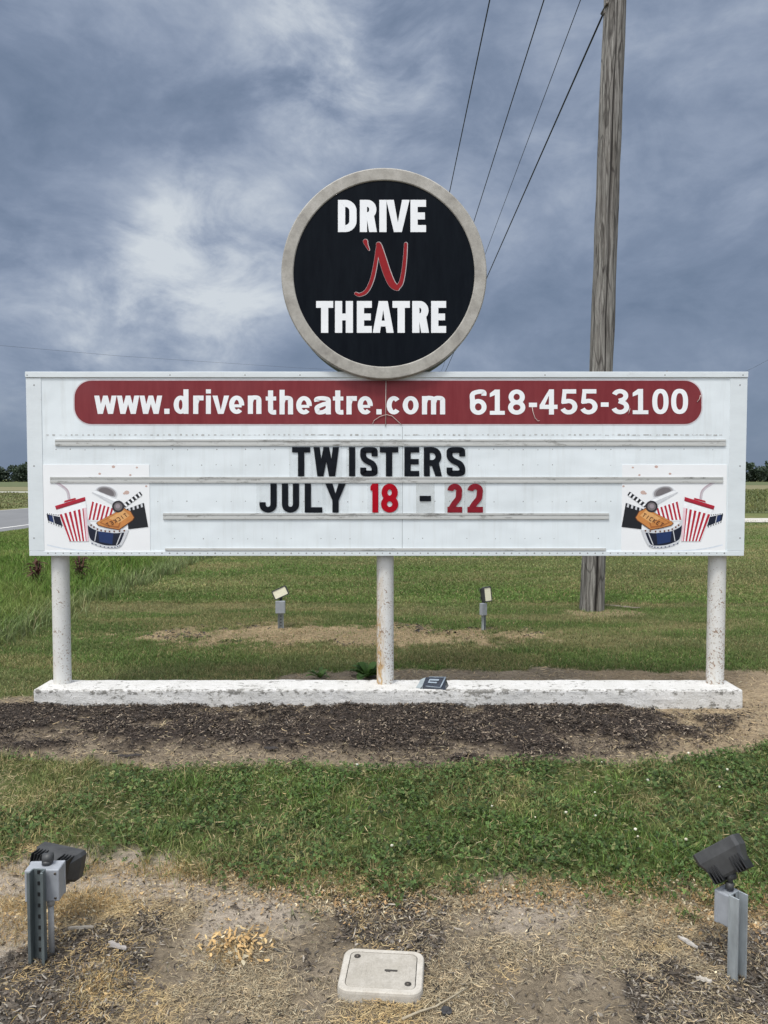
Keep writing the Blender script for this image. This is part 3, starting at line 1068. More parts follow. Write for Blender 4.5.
mb = MB()
for (e, Y, mi) in ((1.3, YF - 0.0012, 1), (0, YF - 0.0024, 0)):
    pts = rounded(74.5 - e, 380.6 - e, 701.5 + e, 424 + e, 17 + e)
    fr = [P(x, y, Y) for x, y in pts]
    bk = [p + Vector((0, 0.0012, 0)) for p in fr]
    n = len(pts)
    mb.add(fr + bk, [tuple(range(n))[::-1]] + [(i, (i + 1) % n, n + (i + 1) % n, n + i) for i in range(n)], mi)
ban = mb.build('banner', [M['banner'], M['banner_edge']], sign)
mb = MB()
ban_text = []
z1 = lambda v: 70 + v / 3.84
z2 = lambda v: 260 + v / 3.84
z3 = lambda v: 455 + v / 3.072
for ch, a0, a1 in (('w', 93, 179), ('w', 180, 266), ('w', 267, 354), ('.', 362, 382), ('d', 398, 455), ('r', 473, 513), ('i', 522, 541), ('v', 547, 611), ('e', 611, 669), ('n', 683, 735)):
    ban_text.append((ch, z1(a0), z1(a1), 413.9))
for ch, a0, a1 in (('t', 22, 62), ('h', 75, 127), ('e', 139, 199), ('a', 210, 272), ('t', 280, 320), ('r', 332, 372), ('e', 375, 433), ('.', 447, 467), ('c', 486, 542), ('o', 548, 609), ('m', 622, 711)):
    ban_text.append((ch, z2(a0), z2(a1), 414.4))
for ch, x0, x1, yb in ban_text:
    hh = 24.6 if ch in 'dhit' else 18.3
    if ch == 't':
        hh = 24.0
    put_glyph(mb, glyph(ch, x1 - x0, hh, 5.1 if ch != 'w' else 5.0, 4.2), x0, yb, YF - 0.0032)
mb.build('web_address_lettering', M['white_vinyl'], ban)
mb = MB()
for ch, a0, a1 in (('6', 46, 97), ('1', 107, 153), ('8', 163, 216), ('-', 227, 252), ('4', 260, 315), ('5', 324, 376), ('5', 385, 438), ('-', 448, 472), ('3', 481, 535), ('1', 546, 594), ('0', 606, 656), ('0', 664, 716)):
    x0, x1 = z3(a0), z3(a1)
    yb = 414.9 - (a0 / 716) * 1.0
    if ch == '-':
        put_glyph(mb, glyph('-', x1 - x0, 4.4, 4, 4), x0, yb - 7.5, YF - 0.0032)
    else:
        put_glyph(mb, glyph(ch, x1 - x0, 25.2, 5.0, 4.3, 'B'), x0, yb, YF - 0.0032)
mb.build('phone_number_lettering', M['white_vinyl'], ban)
# cord hanging down the middle of the banner, loose strings
mb = MB()
mb.tube([P(386, 379, YF - .006), P(385.8, 400, YF - .006), P(385.7, 426, YF - .006)], 0.0026, n=6)
mb.tube([P(372.5, 424, YF - .005), P(374, 420.5, YF - .006), P(380, 416.5, YF - .007), P(386, 414.6, YF - .007), P(392, 416, YF - .007), P(398, 421.5, YF - .006), P(402, 425, YF - .005)], 0.0018, n=6)
mb.build('hanging_cord', M['string'], sign)
mb = MB()
mb.tube([P(532, 406, YF - .005), P(533, 412, YF - .009), P(535, 418, YF - .010), P(538, 421, YF - .008), P(539.5, 420.6, YF - .006)], 0.0019, n=6)
mb.build('loose_string', M['string'], sign)
mb = MB()
mb.tube([P(628.5, 414, YF - .005), P(629.5, 411, YF - .008), P(630, 408.5, YF - .006)], 0.0017, n=6)
mb.tube([P(697, 402, YF - .005), P(699.5, 399, YF - .008), P(700.5, 395, YF - .006)], 0.0019, n=6)
mb.build('loose_string', M['string'], sign)


# art panels -------------------------------------------------
def art_materials():
    A = {}
    for nm, c in dict(white=(240, 243, 245), red=(176, 24, 48), red_dk=(150, 30, 50), pink=(228, 200, 208), grey=(150, 148, 150), lgrey=(205, 208, 212), smoke=(112, 108, 110), straw=(186, 170, 178), navy=(10, 20, 42), navy2=(22, 46, 92), black=(18, 22, 28), orange=(196, 130, 68), tan=(216, 164, 104), brown=(104, 62, 34), brown2=(160, 98, 48), ball=(40, 36, 42), shine=(150, 140, 146), swoosh=(214, 222, 230), stain=(196, 170, 160)).items():
        l = lin(*c)
        A[nm] = simple('print_' + nm, l[:3], 0.42, var=0.10, scale=30)
    return A


ART = art_materials()
AKEY = list(ART)


def art(mb, tr, Y):
    """film snack clip art, drawn in the coordinates of the left panel"""
    lay = [0]

    def shape(pts, key):
        lay[0] += 1
        yy = Y - 0.00009 * lay[0]
        vs = [P(*tr(x, y), yy) for x, y in pts]
        A = sum((vs[i].x * vs[(i + 1) % len(vs)].z - vs[(i + 1) % len(vs)].x * vs[i].z) for i in range(len(vs)))
        if A < 0:
            vs = vs[::-1]
        mb.add(vs, [tuple(range(len(vs)))], AKEY.index(key))

    def lerp(p, q, t):
        return (p[0] + (q[0] - p[0]) * t, p[1] + (q[1] - p[1]) * t)

    def band(tl, tr_, br, bl, n, key, a=0.5, off=0.0):
        for i in range(n):
            t0, t1 = (i + off) / n, (i + off + a) / n
            vs = [lerp(tl, tr_, t0), lerp(tl, tr_, t1), lerp(bl, br, t1), lerp(bl, br, t0)]
            shape(vs, key)
            lay[0] -= 1
        lay[0] += 1

    def line(pts, w, key):
        g = Glyph().stroke(pts, w, w)
        for q in g.polys[0]:
            shape(q, key)
            lay[0] -= 1
        lay[0] += 1
    # swoosh shadow
    line(spline([(45, 575), (150, 598), (280, 612), (480, 618)]), 9, 'swoosh')
    # stains where old screws were
    for x, y, r in ((470, 75, 9), (382, 120, 7), (620, 80, 6), (555, 240, 13), (540, 246, 7), (680, 200, 6), (578, 128, 6)):
        shape(arc_pts(x, y, r * 1.3, r, 0, 360, 8)[:-1], 'stain')
    # straw
    line(spline([(186, 282), (178, 238), (158, 212), (120, 186), (84, 164)]), 17, 'straw')
    line(spline([(183, 282), (175, 240), (155, 215), (118, 190), (84, 168)]), 4, 'lgrey')
    # film on the left
    shape([(42, 370), (128, 378), (150, 470), (52, 432)], 'white')
    shape([(42, 378), (128, 396), (146, 458), (50, 420)], 'navy')
    shape([(56, 384), (82, 389), (92, 434), (62, 424)], 'navy2')
    band((44, 372), (126, 382), (126, 390), (46, 378), 6, 'black', .5)
    band((52, 424), (148, 460), (149, 468), (53, 431), 6, 'black', .5)
    line([(82, 388), (92, 436)], 4, 'lgrey')
    # popcorn box
    for k, (r, key) in enumerate(((1.0, 'lgrey'), (.88, 'grey'), (.70, 'smoke'))):
        shape([(425 + 70 * r * math.cos(rad(t)), 240 - 42 * r * math.sin(rad(t)) + 10 * math.cos(rad(t))) for t in range(-30, 211, 15)], key)
    shape([(330, 240), (352, 222), (510, 288), (500, 322), (470, 322)], 'lgrey')
    shape([(334, 236), (350, 226), (505, 290), (498, 306)], 'white')
    shape([(330, 292), (480, 345), (450, 425), (305, 420)], 'white')
    band((330, 296), (478, 345), (455, 420), (306, 415), 6, 'red', .5, .15)
    # clapper board
    shape([(555, 345), (665, 306), (692, 460), (565, 475)], 'black')
    band((560, 343), (664, 308), (668, 330), (563, 362), 4, 'lgrey', .45, .2)
    shape([(528, 318), (545, 335), (655, 256), (640, 234)], 'black')
    band((530, 318), (640, 236), (654, 256), (546, 334), 5, 'white', .42, .25)
    # cup
    shape([(108, 352), (292, 296), (297, 338), (122, 380)], 'white')
    shape([(122, 378), (297, 332), (312, 553), (186, 553)], 'white')
    band((122, 382), (297, 336), (312, 552), (188, 552), 6, 'red', .52, .1)
    shape([(278, 340), (297, 336), (312, 552), (298, 552)], 'pink')
    shape([(96, 326), (288, 268), (290, 294), (104, 350)], 'red')
    shape([(100, 338), (290, 282), (290, 294), (104, 350)], 'red_dk')
    shape([(152, 304), (158, 292), (226, 274), (230, 284)], 'red')
    # reel of film
    bowl = [(300, 432)] + spline([(300, 432), (312, 500), (330, 560), (400, 590), (470, 596), (515, 585), (548, 530), (568, 478)])
    shape(bowl + spline([(568, 478), (470, 478), (380, 470), (318, 430), (312, 405), (300, 420)]), 'lgrey')
    shape(spline([(306, 466), (316, 520), (334, 548), (400, 574), (462, 580), (506, 572), (532, 520), (540, 496)]) + spline([(540, 496), (470, 500), (390, 492), (330, 468), (306, 448)]), 'navy')
    shape([(372, 488), (470, 500), (462, 572), (380, 556)], 'navy2')
    shape([(400, 494), (440, 498), (430, 566), (402, 558)], 'navy2')
    line([(362, 484), (350, 552)], 5, 'lgrey')
    line([(520, 500), (490, 575)], 6, 'lgrey')
    pp = spline([(322, 444), (380, 478), (460, 488), (550, 482)], 6)
    for i in range(1, len(pp) - 1, 2):
        x, y = pp[i]
        shape([(x - 5, y - 5), (x + 5, y - 3), (x + 3, y + 8), (x - 6, y + 6)], 'brown' if i % 4 else 'navy')
        lay[0] -= 1
    pp = spline([(325, 562), (400, 586), (470, 590), (515, 580)], 6)
    for i in range(1, len(pp), 2):
        x, y = pp[i]
        shape([(x - 4, y - 3), (x + 4, y - 2), (x + 4, y + 4), (x - 4, y + 3)], 'navy2')
        lay[0] -= 1
    lay[0] += 2
    # tickets
    shape([(358, 436), (372, 424), (540, 338), (560, 352), (580, 356), (592, 378), (606, 400), (596, 418), (505, 482), (430, 468), (372, 452)], 'brown')
    shape([(364, 434), (374, 424), (538, 342), (556, 354), (576, 360), (588, 380), (600, 400), (590, 416), (505, 476), (430, 462), (374, 448)], 'orange')
    shape([(380, 432), (470, 384), (520, 420), (505, 470), (430, 458)], 'brown2')
    shape([(392, 430), (470, 388), (512, 418), (500, 456), (432, 448)], 'orange')
    shape([(440, 404), (535, 352), (574, 388), (505, 436)], 'tan')
    # clapper hinge ball
    shape(arc_pts(500, 330, 39, 38, 0, 360, 24)[:-1], 'ball')
    shape(arc_pts(500, 330, 27, 26, 0, 360, 20)[:-1], 'smoke')
    shape(arc_pts(498, 328, 15, 14, 0, 360, 16)[:-1], 'shine')
    # lettering on the ticket, running down the slope of the ticket
    word = 'TICKET'
    ux, uy = -0.86, 0.46
    vx, vy = 0.50, 0.66
    for i, ch in enumerate(word):
        s = i * 26
        o = (548 + ux * s, 372 + uy * s)
        seg = {'T': [((0, 0), (18, 0)), ((9, 0), (9, 30))], 'I': [((9, 0), (9, 30))], 'C': [((18, 2), (2, 2)), ((2, 2), (2, 28)), ((2, 28), (18, 28))],
               'K': [((2, 0), (2, 30)), ((17, 0), (3, 15)), ((3, 15), (17, 30))], 'E': [((2, 0), (2, 30)), ((2, 1), (17, 1)), ((2, 15), (14, 15)), ((2, 29), (17, 29))]}[ch]
        for p, q in seg:
            m = lambda t: (o[0] + ux * t[0] + vx * t[1], o[1] + uy * t[0] + vy * t[1])
            line([m(p), m(q)], 5, 'brown')


for mirror in (False, True):
    if not mirror:
        tr = lambda x, y: (40 + x / 6.4, 455 + y / 6.4)
        box = (44.5, 464.6, 149.2, 551.8)
    else:
        tr = lambda x, y: (726.3 - (x - 22) / 6.4, 455 + y / 6.4)
        box = (621.2, 464.6, 727.0, 551.8)
    mb = MB()
    pl(mb, *box, YF - 0.0030, 0.0026, 0)
    pan = mb.build('art_panel', simple('art_panel_white', (0.83, 0.85, 0.86), 0.4, var=0.03, scale=4), sign)
    mb = MB()
    art(mb, tr, YF - 0.0031)
    mb.build('printed_artwork', [ART[k] for k in AKEY], pan)

# posts
for px, mt in ((61.5, 'post_left'), (385.2, 'post_mid'), (716.0, 'post_right')):
    X = P(px, 620, 5.25).x
    mb = MB()
    nz, na, r = 24, 28, 0.0585
    vs, fs = [], []
    for i in range(nz + 1):
        z = 0.112 + (ZB + 0.02 - 0.112) * i / nz
        for k in range(na):
            a = 2 * PI * k / na
            vs.append((X + r * math.cos(a), 5.25 + r * math.sin(a), z))
    for i in range(nz):
        for k in range(na):
            fs.append((i * na + k, i * na + (k + 1) % na, (i + 1) * na + (k + 1) % na, (i + 1) * na + k))
    mb.add(vs, fs, 0, True)
    # object coordinates of the material start at the post's own axis
    o = mb.build('post', M[mt], None, (X, 5.25, 0))
    o.parent = sign
    o.location = Vector((X, 5.25, 0)) - Vector(sign.location)

# round sign on top
YD = 5.095
c0 = P(384, 273.3, YD)
RX = (P(487, 273, YD).x - P(281, 273, YD).x) / 2
RZ = (P(384, 167.5, YD).z - P(384, 379.2, YD).z) / 2
c0.x = (P(487, 273, YD).x + P(281, 273, YD).x) / 2
c0.z = (P(384, 167.5, YD).z + P(384, 379.2, YD).z) / 2
KI = 0.878
nseg = 96


def ell(k, y):
    return [(c0.x + RX * k * math.cos(2 * PI * i / nseg), y, c0.z + RZ * k * math.sin(2 * PI * i / nseg)) for i in range(nseg)]


def lathe_rings(mb, rings, mi, smooth=True):
    vs = [p for r in rings for p in r]
    fs = []
    for j in range(len(rings) - 1):
        for i in range(nseg):
            fs.append((j * nseg + i, j * nseg + (i + 1) % nseg, (j + 1) * nseg + (i + 1) % nseg, (j + 1) * nseg + i))
    mb.add(vs, fs, mi, smooth)


drum = MB()
lathe_rings(drum, [ell(.985, YD + 0.03), ell(.985, YD + 0.33)], 0)
bk = ell(.985, YD + 0.33)
drum.add(bk, [tuple(range(nseg))], 0)
drum_o = drum.build('round_sign', M['drum'], sign)
mb = MB()
lathe_rings(mb, [ell(KI, YD + 0.012), ell(KI + .003, YD + 0.001), ell(KI + .012, YD - 0.001)], 0)
lathe_rings(mb, [ell(KI + .012, YD - 0.001), ell(.988, YD - 0.001)], 0, False)
lathe_rings(mb, [ell(.988, YD - 0.001), ell(.998, YD + 0.004), ell(1.0, YD + 0.012), ell(1.0, YD + 0.05), ell(.985, YD + 0.052)], 0)
mb.build('rim', M['rim'], drum_o)
mb = MB()
mb.add(ell(KI + .002, YD + 0.006), [tuple(range(nseg))[::-1]], 0)
mb.build('black_face', M['black_face'], drum_o)
dz = lambda v: 270 + v / 3.339
dy = lambda v: 160 + v / 3.339
YL = YD + 0.0045
mb = MB()
for ch, a0, a1 in (('D', 227, 289), ('R', 300, 357), ('I', 365, 389), ('V', 388, 466), ('E', 469, 521)):
    put_glyph(mb, glyph(ch, (a1 - a0) / 3.339, 32.2, 7.2, 7.0), dz(a0), dy(240.5), YL)
mb.build('drive_lettering', M['white_vinyl'], drum_o)
mb = MB()
for ch, a0, a1 in (('T', 154, 211), ('H', 217, 277), ('E', 290, 340), ('A', 343, 413), ('T', 409, 467), ('R', 475, 531), ('E', 538, 588)):
    put_glyph(mb, glyph(ch, (a1 - a0) / 3.339, 31.8, 7.2, 6.8), dz(a0), dy(577), YL)
mb.build('theatre_lettering', M['white_vinyl'], drum_o)


def script(mb, grow, Y, mi, shift=0.0):
    s1 = spline([(286, 446), (300, 450), (322, 437), (340, 400), (352, 345), (358, 300), (360, 286)], 8)
    w1 = [9 + 3 * math.sin(PI * i / (len(s1) - 1)) for i in range(len(s1))]
    s2 = spline([(362, 282), (372, 318), (388, 370), (406, 412), (424, 428)], 8)
    w2 = [16 + 9 * math.sin(PI * i / (len(s2) - 1)) ** .7 for i in range(len(s2))]
    s3 = spline([(424, 426), (436, 412), (444, 380), (450, 330), (453, 280)], 8)
    w3 = [15 - 5 * i / (len(s3) - 1) for i in range(len(s3))]
    s4 = spline([(318, 272), (322, 284), (330, 300)], 8)
    w4 = [15 - 11 * i / (len(s4) - 1) for i in range(len(s4))]
    for k, (s, w) in enumerate(((s1, w1), (s2, w2), (s3, w3), (s4, w4))):
        g = Glyph().stroke(s, 1, 1, [x + grow for x in w])
        # round ends
        for e in (0, -1):
            g.polys.append([[(s[e][0] + (w[e] + grow) / 2 * math.cos(t * PI / 5), s[e][1] + (w[e] + grow) / 2 * math.sin(t * PI / 5)) for t in range(10)]])
        for j, quads in enumerate(g.polys):
            for q in quads:
                vs = [P(dz(x + shift), dy(y), Y - (k * 3 + j) * 0.00005) for x, y in q]
                A = sum((vs[i].x * vs[(i + 1) % len(vs)].z - vs[(i + 1) % len(vs)].x * vs[i].z) for i in range(len(vs)))
                mb.add(vs if A > 0 else vs[::-1], [tuple(range(len(vs)))], mi)


mb = MB()
script(mb, 3.2, YL + .0006, 1, 1.0)
script(mb, 0, YL - .0003, 0)
mb.build('script_letter', [M['script_red'], M['script_edge']], drum_o)

# ------------------------------------------------------------------ changeable letters
LET = [
    ('T', 292, 310.2, 'b', 0, 'black letter T starting the word TWISTERS'),
    ('W', 313.5, 339, 'b', 0, 'wide black letter W in the word TWISTERS'),
    ('I', 349, 355.2, 'b', 0, 'narrow black letter I in the word TWISTERS'),
    ('S', 360.2, 377.6, 'b', 0, 'black letter S between the I and T of TWISTERS'),
    ('T', 379.8, 398.3, 'b', 0, 'black letter T between the S and E of TWISTERS'),
    ('E', 404.4, 419.2, 'b', 0, 'black letter E in the word TWISTERS'),
    ('R', 423.8, 442, 'b', 0, 'black letter R in the word TWISTERS'),
    ('S', 446.6, 465.2, 'b', 0, 'black letter S ending the word TWISTERS'),
    ('J', 259.4, 276.7, 'b', 1, 'black letter J starting the word JULY'),
    ('U', 281.8, 299.1, 'b', 1, 'black letter U in the word JULY'),
    ('L', 304.7, 322.3, 'b', 1, 'black letter L in the word JULY'),
    ('Y', 325.3, 345.7, 'b', 1, 'black letter Y ending the word JULY'),
    ('1', 370.4, 378.3, 'r', 1, 'bright red figure 1 after the word JULY'),
    ('8', 381, 398.3, 'r', 1, 'bright red figure 8 before the dash'),
    ('-', 419.6, 431, 'b', 1, 'short black dash on a greyish tile between the dates'),
    ('2', 447.4, 462.2, 'd', 1, 'dull red figure 2 directly after the dash'),
    ('2', 467.4, 483, 'd', 1, 'dull red figure 2 ending the date line'),
]
YLT = YF - 0.0060
for ch, x0, x1, c, row, lab in LET:
    yt, yb = ((447.0, 476.3) if row == 0 else (483.6, 512.6))
    tt, tb = ((444.6, 478.2) if row == 0 else (481.6, 514.4))
    mid = P((x0 + x1) / 2, tb, YLT)
    t = thing('marquee_letter', lab, 'sign letter', mid, 'changeable letters on the marquee')
    pad = 3.0 if ch != '-' else 3.6
    mb = MB()
    pl(mb, x0 - pad, tt, x1 + pad, tb, YLT, 0.0025, 0)
    mb.build('clear_tile', M['tile_grey' if c == 'd' or ch == '-' else 'tile'], t)
    mb = MB()
    mt = {'b': 'letter_black', 'r': 'letter_red', 'd': 'letter_dull_red'}[c]
    if ch == '-':
        put_glyph(mb, glyph('-', x1 - x0, 5.4, 5, 5), x0, 501.2, YLT - 0.0006)
    else:
        put_glyph(mb, glyph(ch, x1 - x0, yb - yt, 6.3 if ch in 'TIWJULYE' else 6.0, 5.4 if ch in 'TEL' else 5.8, 'C'), x0, yb, YLT - 0.0006)
    mb.build('printed_character', M[mt], t)

# ------------------------------------------------------------------ concrete footing
fx0, fx1 = P(33.6, 700, 5.07).x, P(743, 700, 5.07).x
FT = 0.124


def make_footing():
    t = thing('concrete_footing', 'long low white painted concrete footing under the sign posts', 'footing', (cx, 5.07, 0))
    b = bmesh.new()
    L = fx1 - fx0
    bmesh.ops.create_cube(b, size=1, matrix=Matrix.Translation(((fx0 + fx1) / 2, 5.20, FT / 2 - 0.05)) @ Matrix.Diagonal((L, 0.265, FT + 0.10, 1)))
    bmesh.ops.bevel(b, geom=list(b.edges), offset=0.012, segments=2, profile=0.6, affect='EDGES')
    for n_ in range(120):
        x = fx0 + 0.02 + (L - 0.04) * n_ / 119
        bmesh.ops.bisect_plane(b, geom=list(b.verts) + list(b.edges) + list(b.faces), plane_co=(x, 0, 0), plane_no=(1, 0, 0))
    for zz in (0.03, 0.06, 0.09):
        bmesh.ops.bisect_plane(b, geom=list(b.verts) + list(b.edges) + list(b.faces), plane_co=(0, 0, zz), plane_no=(0, 0, 1))
    co = np.array([v.co[:] for v in b.verts])
    n1 = fbm(co[:, 0] * 3, co[:, 2] * 9 + co[:, 1] * 5, 1.0, 91) - 0.5
    n2 = fbm(co[:, 0] * 16, co[:, 2] * 20 + co[:, 1] * 9, 1.0, 95) - 0.5
    for v, p, q in zip(b.verts, n1, n2):
        s = -1 if v.co.y < 5.2 else 1
        if v.co.z > 0.10:
            v.co.z += p * 0.008 + q * 0.006
        v.co.y += s * (p * 0.012 + q * 0.008)
    mb = MB().bm(b, 0, False)
    mb.build('concrete_kerb', M['footing'], t)
    # keep it a thing with one visible body


make_footing()


# ------------------------------------------------------------------ flood lights
def frame_from(a, u):
    a = Vector(a).normalized()
    u = Vector(u)
    u = (u - a * u.dot(a)).normalized()
    v = a.cross(u)
    m = Matrix((u, v, a)).transposed().to_4x4()
    return m


def channel(mb, X, Y, z0, z1, yaw, w=0.052, d=0.026, t=0.004, mi=0, lip=0.0):
    """U shaped post, open side towards -Y before the turn"""
    R = Matrix.Translation((X, Y, 0)) @ Matrix.Rotation(yaw, 4, 'Z')
    mb.box((-w / 2, -t, z0), (w / 2, 0, z1), mi, 0.0008, 1, R)
    mb.box((-w / 2 - .001, -d, z0), (-w / 2 + t, -t - .0005, z1), mi, 0.0008, 1, R)
    mb.box((w / 2 - t, -d, z0), (w / 2 + .001, -t - .0005, z1), mi, 0.0008, 1, R)
    if lip:
        mb.box((-w / 2 - lip, -d - t, z0), (-w / 2 + t, -d - .0005, z1), mi, 0.0008, 1, R)
        mb.box((w / 2 - t, -d - t, z0), (w / 2 + lip, -d - .0005, z1), mi, 0.0008, 1, R)
    for k in range(9):
        z = z0 + 0.04 + (z1 - z0 - 0.05) * k / 8
        mb.box((-0.005, -t - 0.0012, z - 0.006), (0.005, -t - .0002, z + 0.006), 1, 0, 1, R)


def lamp_head(parent, pivot, a, u, W=0.165, D=0.105, Hh=0.09, center_off=(0, 0, 0.055), fins=True):
    """rectangular flood head: local x along the lens, z out of the lens"""
    Mx = Matrix.Translation(Vector(pivot)) @ frame_from(a, u) @ Matrix.Translation(center_off)
    mb = MB()
    W2, D2 = W / 2, D / 2
    prof = [(-Hh * .55, .62, .52), (-Hh * .48, .72, .66), (-Hh * .05, .92, .92), (Hh * .10, 1.0, 1.0), (Hh * .42, 1.0, 1.0), (Hh * .45, .985, .98)]
    rings = []
    for z, kx, ky in prof:
        x, y, c = W2 * kx, D2 * ky, 0.010
        loop = [(x - c, -y), (x, -y + c), (x, y - c), (x - c, y), (-x + c, y), (-x, y - c), (-x, -y + c), (-x + c, -y)]
        rings.append([Mx @ Vector((p, q, z)) for p, q in loop])
    # rim turned inward to hold the lens
    x, y = W2 * .88, D2 * .82
    c = 0.006
    loop = [(x - c, -y), (x, -y + c), (x, y - c), (x - c, y), (-x + c, y), (-x, y - c), (-x, -y + c), (-x + c, -y)]
    rings.append([Mx @ Vector((p, q, Hh * .45)) for p, q in loop])
    rings.append([Mx @ Vector((p, q, Hh * .38)) for p, q in loop])
    vs = [p for r in rings for p in r]
    fs = [(j * 8 + i, j * 8 + (i + 1) % 8, (j + 1) * 8 + (i + 1) % 8, (j + 1) * 8 + i) for j in range(len(rings) - 1) for i in range(8)]
    fs.append(tuple(range(8))[::-1])
    mb.add(vs, fs, 0)
    # seam of the bezel
    head = mb.build('lamp_head', M['head'], parent)
    mb = MB()
    if fins:
        for s in (-1, 1):
            for k in range(4):
                xx = s * (W2 * .36 + k * W2 * .13)
                mb.box((xx - .0016, -D2 * .93, -Hh * .62), (xx + .0016, D2 * .93, -Hh * .10), 0, 0.0006, 1, Mx)
        mb.build('cooling_fins', M['fin'], head)
    mb = MB()
    mb.box((-W2 * .885, -D2 * .825, Hh * .37), (W2 * .885, D2 * .825, Hh * .395), 0, 0.001, 1, Mx)
    mb.build('lens', M['lens'], head)
    return head, Mx


def knuckle(parent, p0, p1, r=0.011):
    mb = MB()
    p0, p1 = Vector(p0), Vector(p1)
    d = (p1 - p0)
    mb.tube([p0, p0 + d * .35], [r * 1.25, r * 1.25], n=12)
    mb.tube([p0 + d * .3, p0 + d * .75], [r * .85, r * .85], n=12)
    m = p0 + d * .72
    ax = Vector((1, 0.2, 0)).normalized()
    mb.tube([m - ax * r * 1.3, m + ax * r * 1.3], r * 1.35, n=14)
    mb.tube([m, p1], [r, r * 1.1], n=12)
    mb.build('swivel_knuckle', M['head'], parent)


def jbox(parent, Mx, w, d, h, mat='jbox'):
    """box with its cover; local x wide, y deep, z tall from the origin up"""
    mb = MB()
    mb.box((-w / 2, -d / 2, 0), (w / 2, d / 2, h), 0, 0.004, 2, Mx)
    mb.box((-w / 2 - .0015, d / 2 - .010, -.0015), (w / 2 + .0015, d / 2 + .003, h + .0015), 0, 0.003, 2, Mx)
    for x in (-w / 2 + .012, w / 2 - .012):
        for z in (.012, h - .012):
            mb.tube([Mx @ Vector((x, -d / 2 - .002, z)), Mx @ Vector((x, -d / 2 + .002, z))], .004, 1, 8)
    return mb.build('junction_box', [M[mat], M['screw']], parent)


# front left
def gz(x, y):
    return float(height(np.array([x]), np.array([y]))[0])


b = G(41, 958)
fl = thing('flood_light', 'dark flood light behind a pale grey box, standing in front of the sign at left', 'flood light', (b.x, b.y, gz(b.x, b.y)), 'flood lights around the sign')
Yp = b.y
ztop = P(41, 869, Yp).z
mb = MB()
channel(mb, b.x - .001, Yp + .004, gz(b.x, b.y) - .04, ztop, rad(-4), w=0.042, d=0.026, mi=0, lip=0.006)
mb.build('steel_post', [M['galv_dark'], M['fin']], fl)
bw = (P(64, 880, Yp).x - P(26, 880, Yp).x) * 1.0
bz0, bz1 = P(46, 904, Yp).z, P(46, 872, Yp).z
Mb = Matrix.Translation((P(43.8, 885, Yp + .03).x, Yp + 0.040, bz0)) @ Matrix.Rotation(rad(4), 4, 'Z')
jbox(fl, Mb, 0.108, 0.058, bz1 - bz0)
mb = MB()
xc = P(50.8, 930, Yp + .03).x
mb.tube([(xc, Yp + .034, gz(b.x, b.y) - .03), (xc, Yp + .034, bz0 + .003)], 0.0095, n=14)
mb.tube([(xc, Yp + .034, bz0 - .022), (xc, Yp + .034, bz0 + .001)], 0.0125, n=14)
mb.build('conduit', M['conduit'], fl)
kp = Vector((P(47, 862, Yp + .05).x, Yp + .045, bz1))
knuckle(fl, kp, kp + Vector((.002, .012, .026)), 0.012)
lamp_head(fl, kp + Vector((-0.020, 0.062, -0.046)), (0.10, 0.90, -0.12), (0.97, -0.10, -0.14), W=0.166, D=0.096, Hh=0.095, center_off=(0, 0, 0.045))

# front right
b = G(736, 974)
fr_ = thing('flood_light', 'dark flood light tilted sideways on a bright steel post, in front at right', 'flood light', (b.x, b.y, gz(b.x, b.y)), 'flood lights around the sign')
Yp = b.y
ztop = P(736, 893, Yp).z
mb = MB()
channel(mb, b.x - .012, Yp + .004, gz(b.x, b.y) - .04, ztop, rad(34), w=0.050, d=0.034, mi=0)
mb.build('steel_post', [M['galv'], M['fin']], fr_)
bz0, bz1 = P(722, 928, Yp).z, P(722, 896, Yp).z
Mb = Matrix.Translation((P(728.5, 905, Yp + .03).x, Yp + 0.034, bz0)) @ Matrix.Rotation(rad(34), 4, 'Z')
jbox(fr_, Mb, 0.062, 0.048, bz1 - bz0)
kp = Vector((P(731, 889, Yp + .02).x, Yp + .03, ztop - .004))
kq = Vector((P(733, 872, Yp + .02).x, Yp + .035, P(733, 871, Yp + .03).z))
knuckle(fr_, kp, kq, 0.010)
lamp_head(fr_, kq + Vector((0.004, 0.0, -0.004)), (-0.36, 0.60, 0.72), (0.76, -0.46, 0.46), W=0.150, D=0.088, Hh=0.092, center_off=(0, 0, 0.044))

# rear left, faces the viewer
b = G(281, 628)
rl = thing('flood_light', 'small flood light behind the sign with a cream lens tilted sideways', 'flood light', (b.x, b.y, gz(b.x, b.y)), 'flood lights around the sign')
Yp = b.y
z0 = gz(b.x, b.y)
mb = MB()
channel(mb, b.x, Yp, z0 - .05, P(281, 602, Yp).z, rad(3), w=0.056, d=0.030, mi=0)
mb.build('steel_post', [M['galv'], M['fin']], rl)
Mb = Matrix.Translation((P(281.2, 606, Yp).x, Yp - .05, P(281, 612, Yp).z)) @ Matrix.Rotation(rad(180), 4, 'Z')
jbox(rl, Mb, 0.094, 0.055, P(281, 600.2, Yp).z - P(281, 612, Yp).z, 'jbox')
kp = P(281, 600.5, Yp)
knuckle(rl, kp, kp + Vector((0, 0, .05)), 0.012)
lamp_head(rl, P(280.6, 592.6, Yp), (0.02, -0.96, 0.10), (0.90, 0.0, 0.42), W=0.158, D=0.100, Hh=0.09, center_off=(0, 0, 0.0))

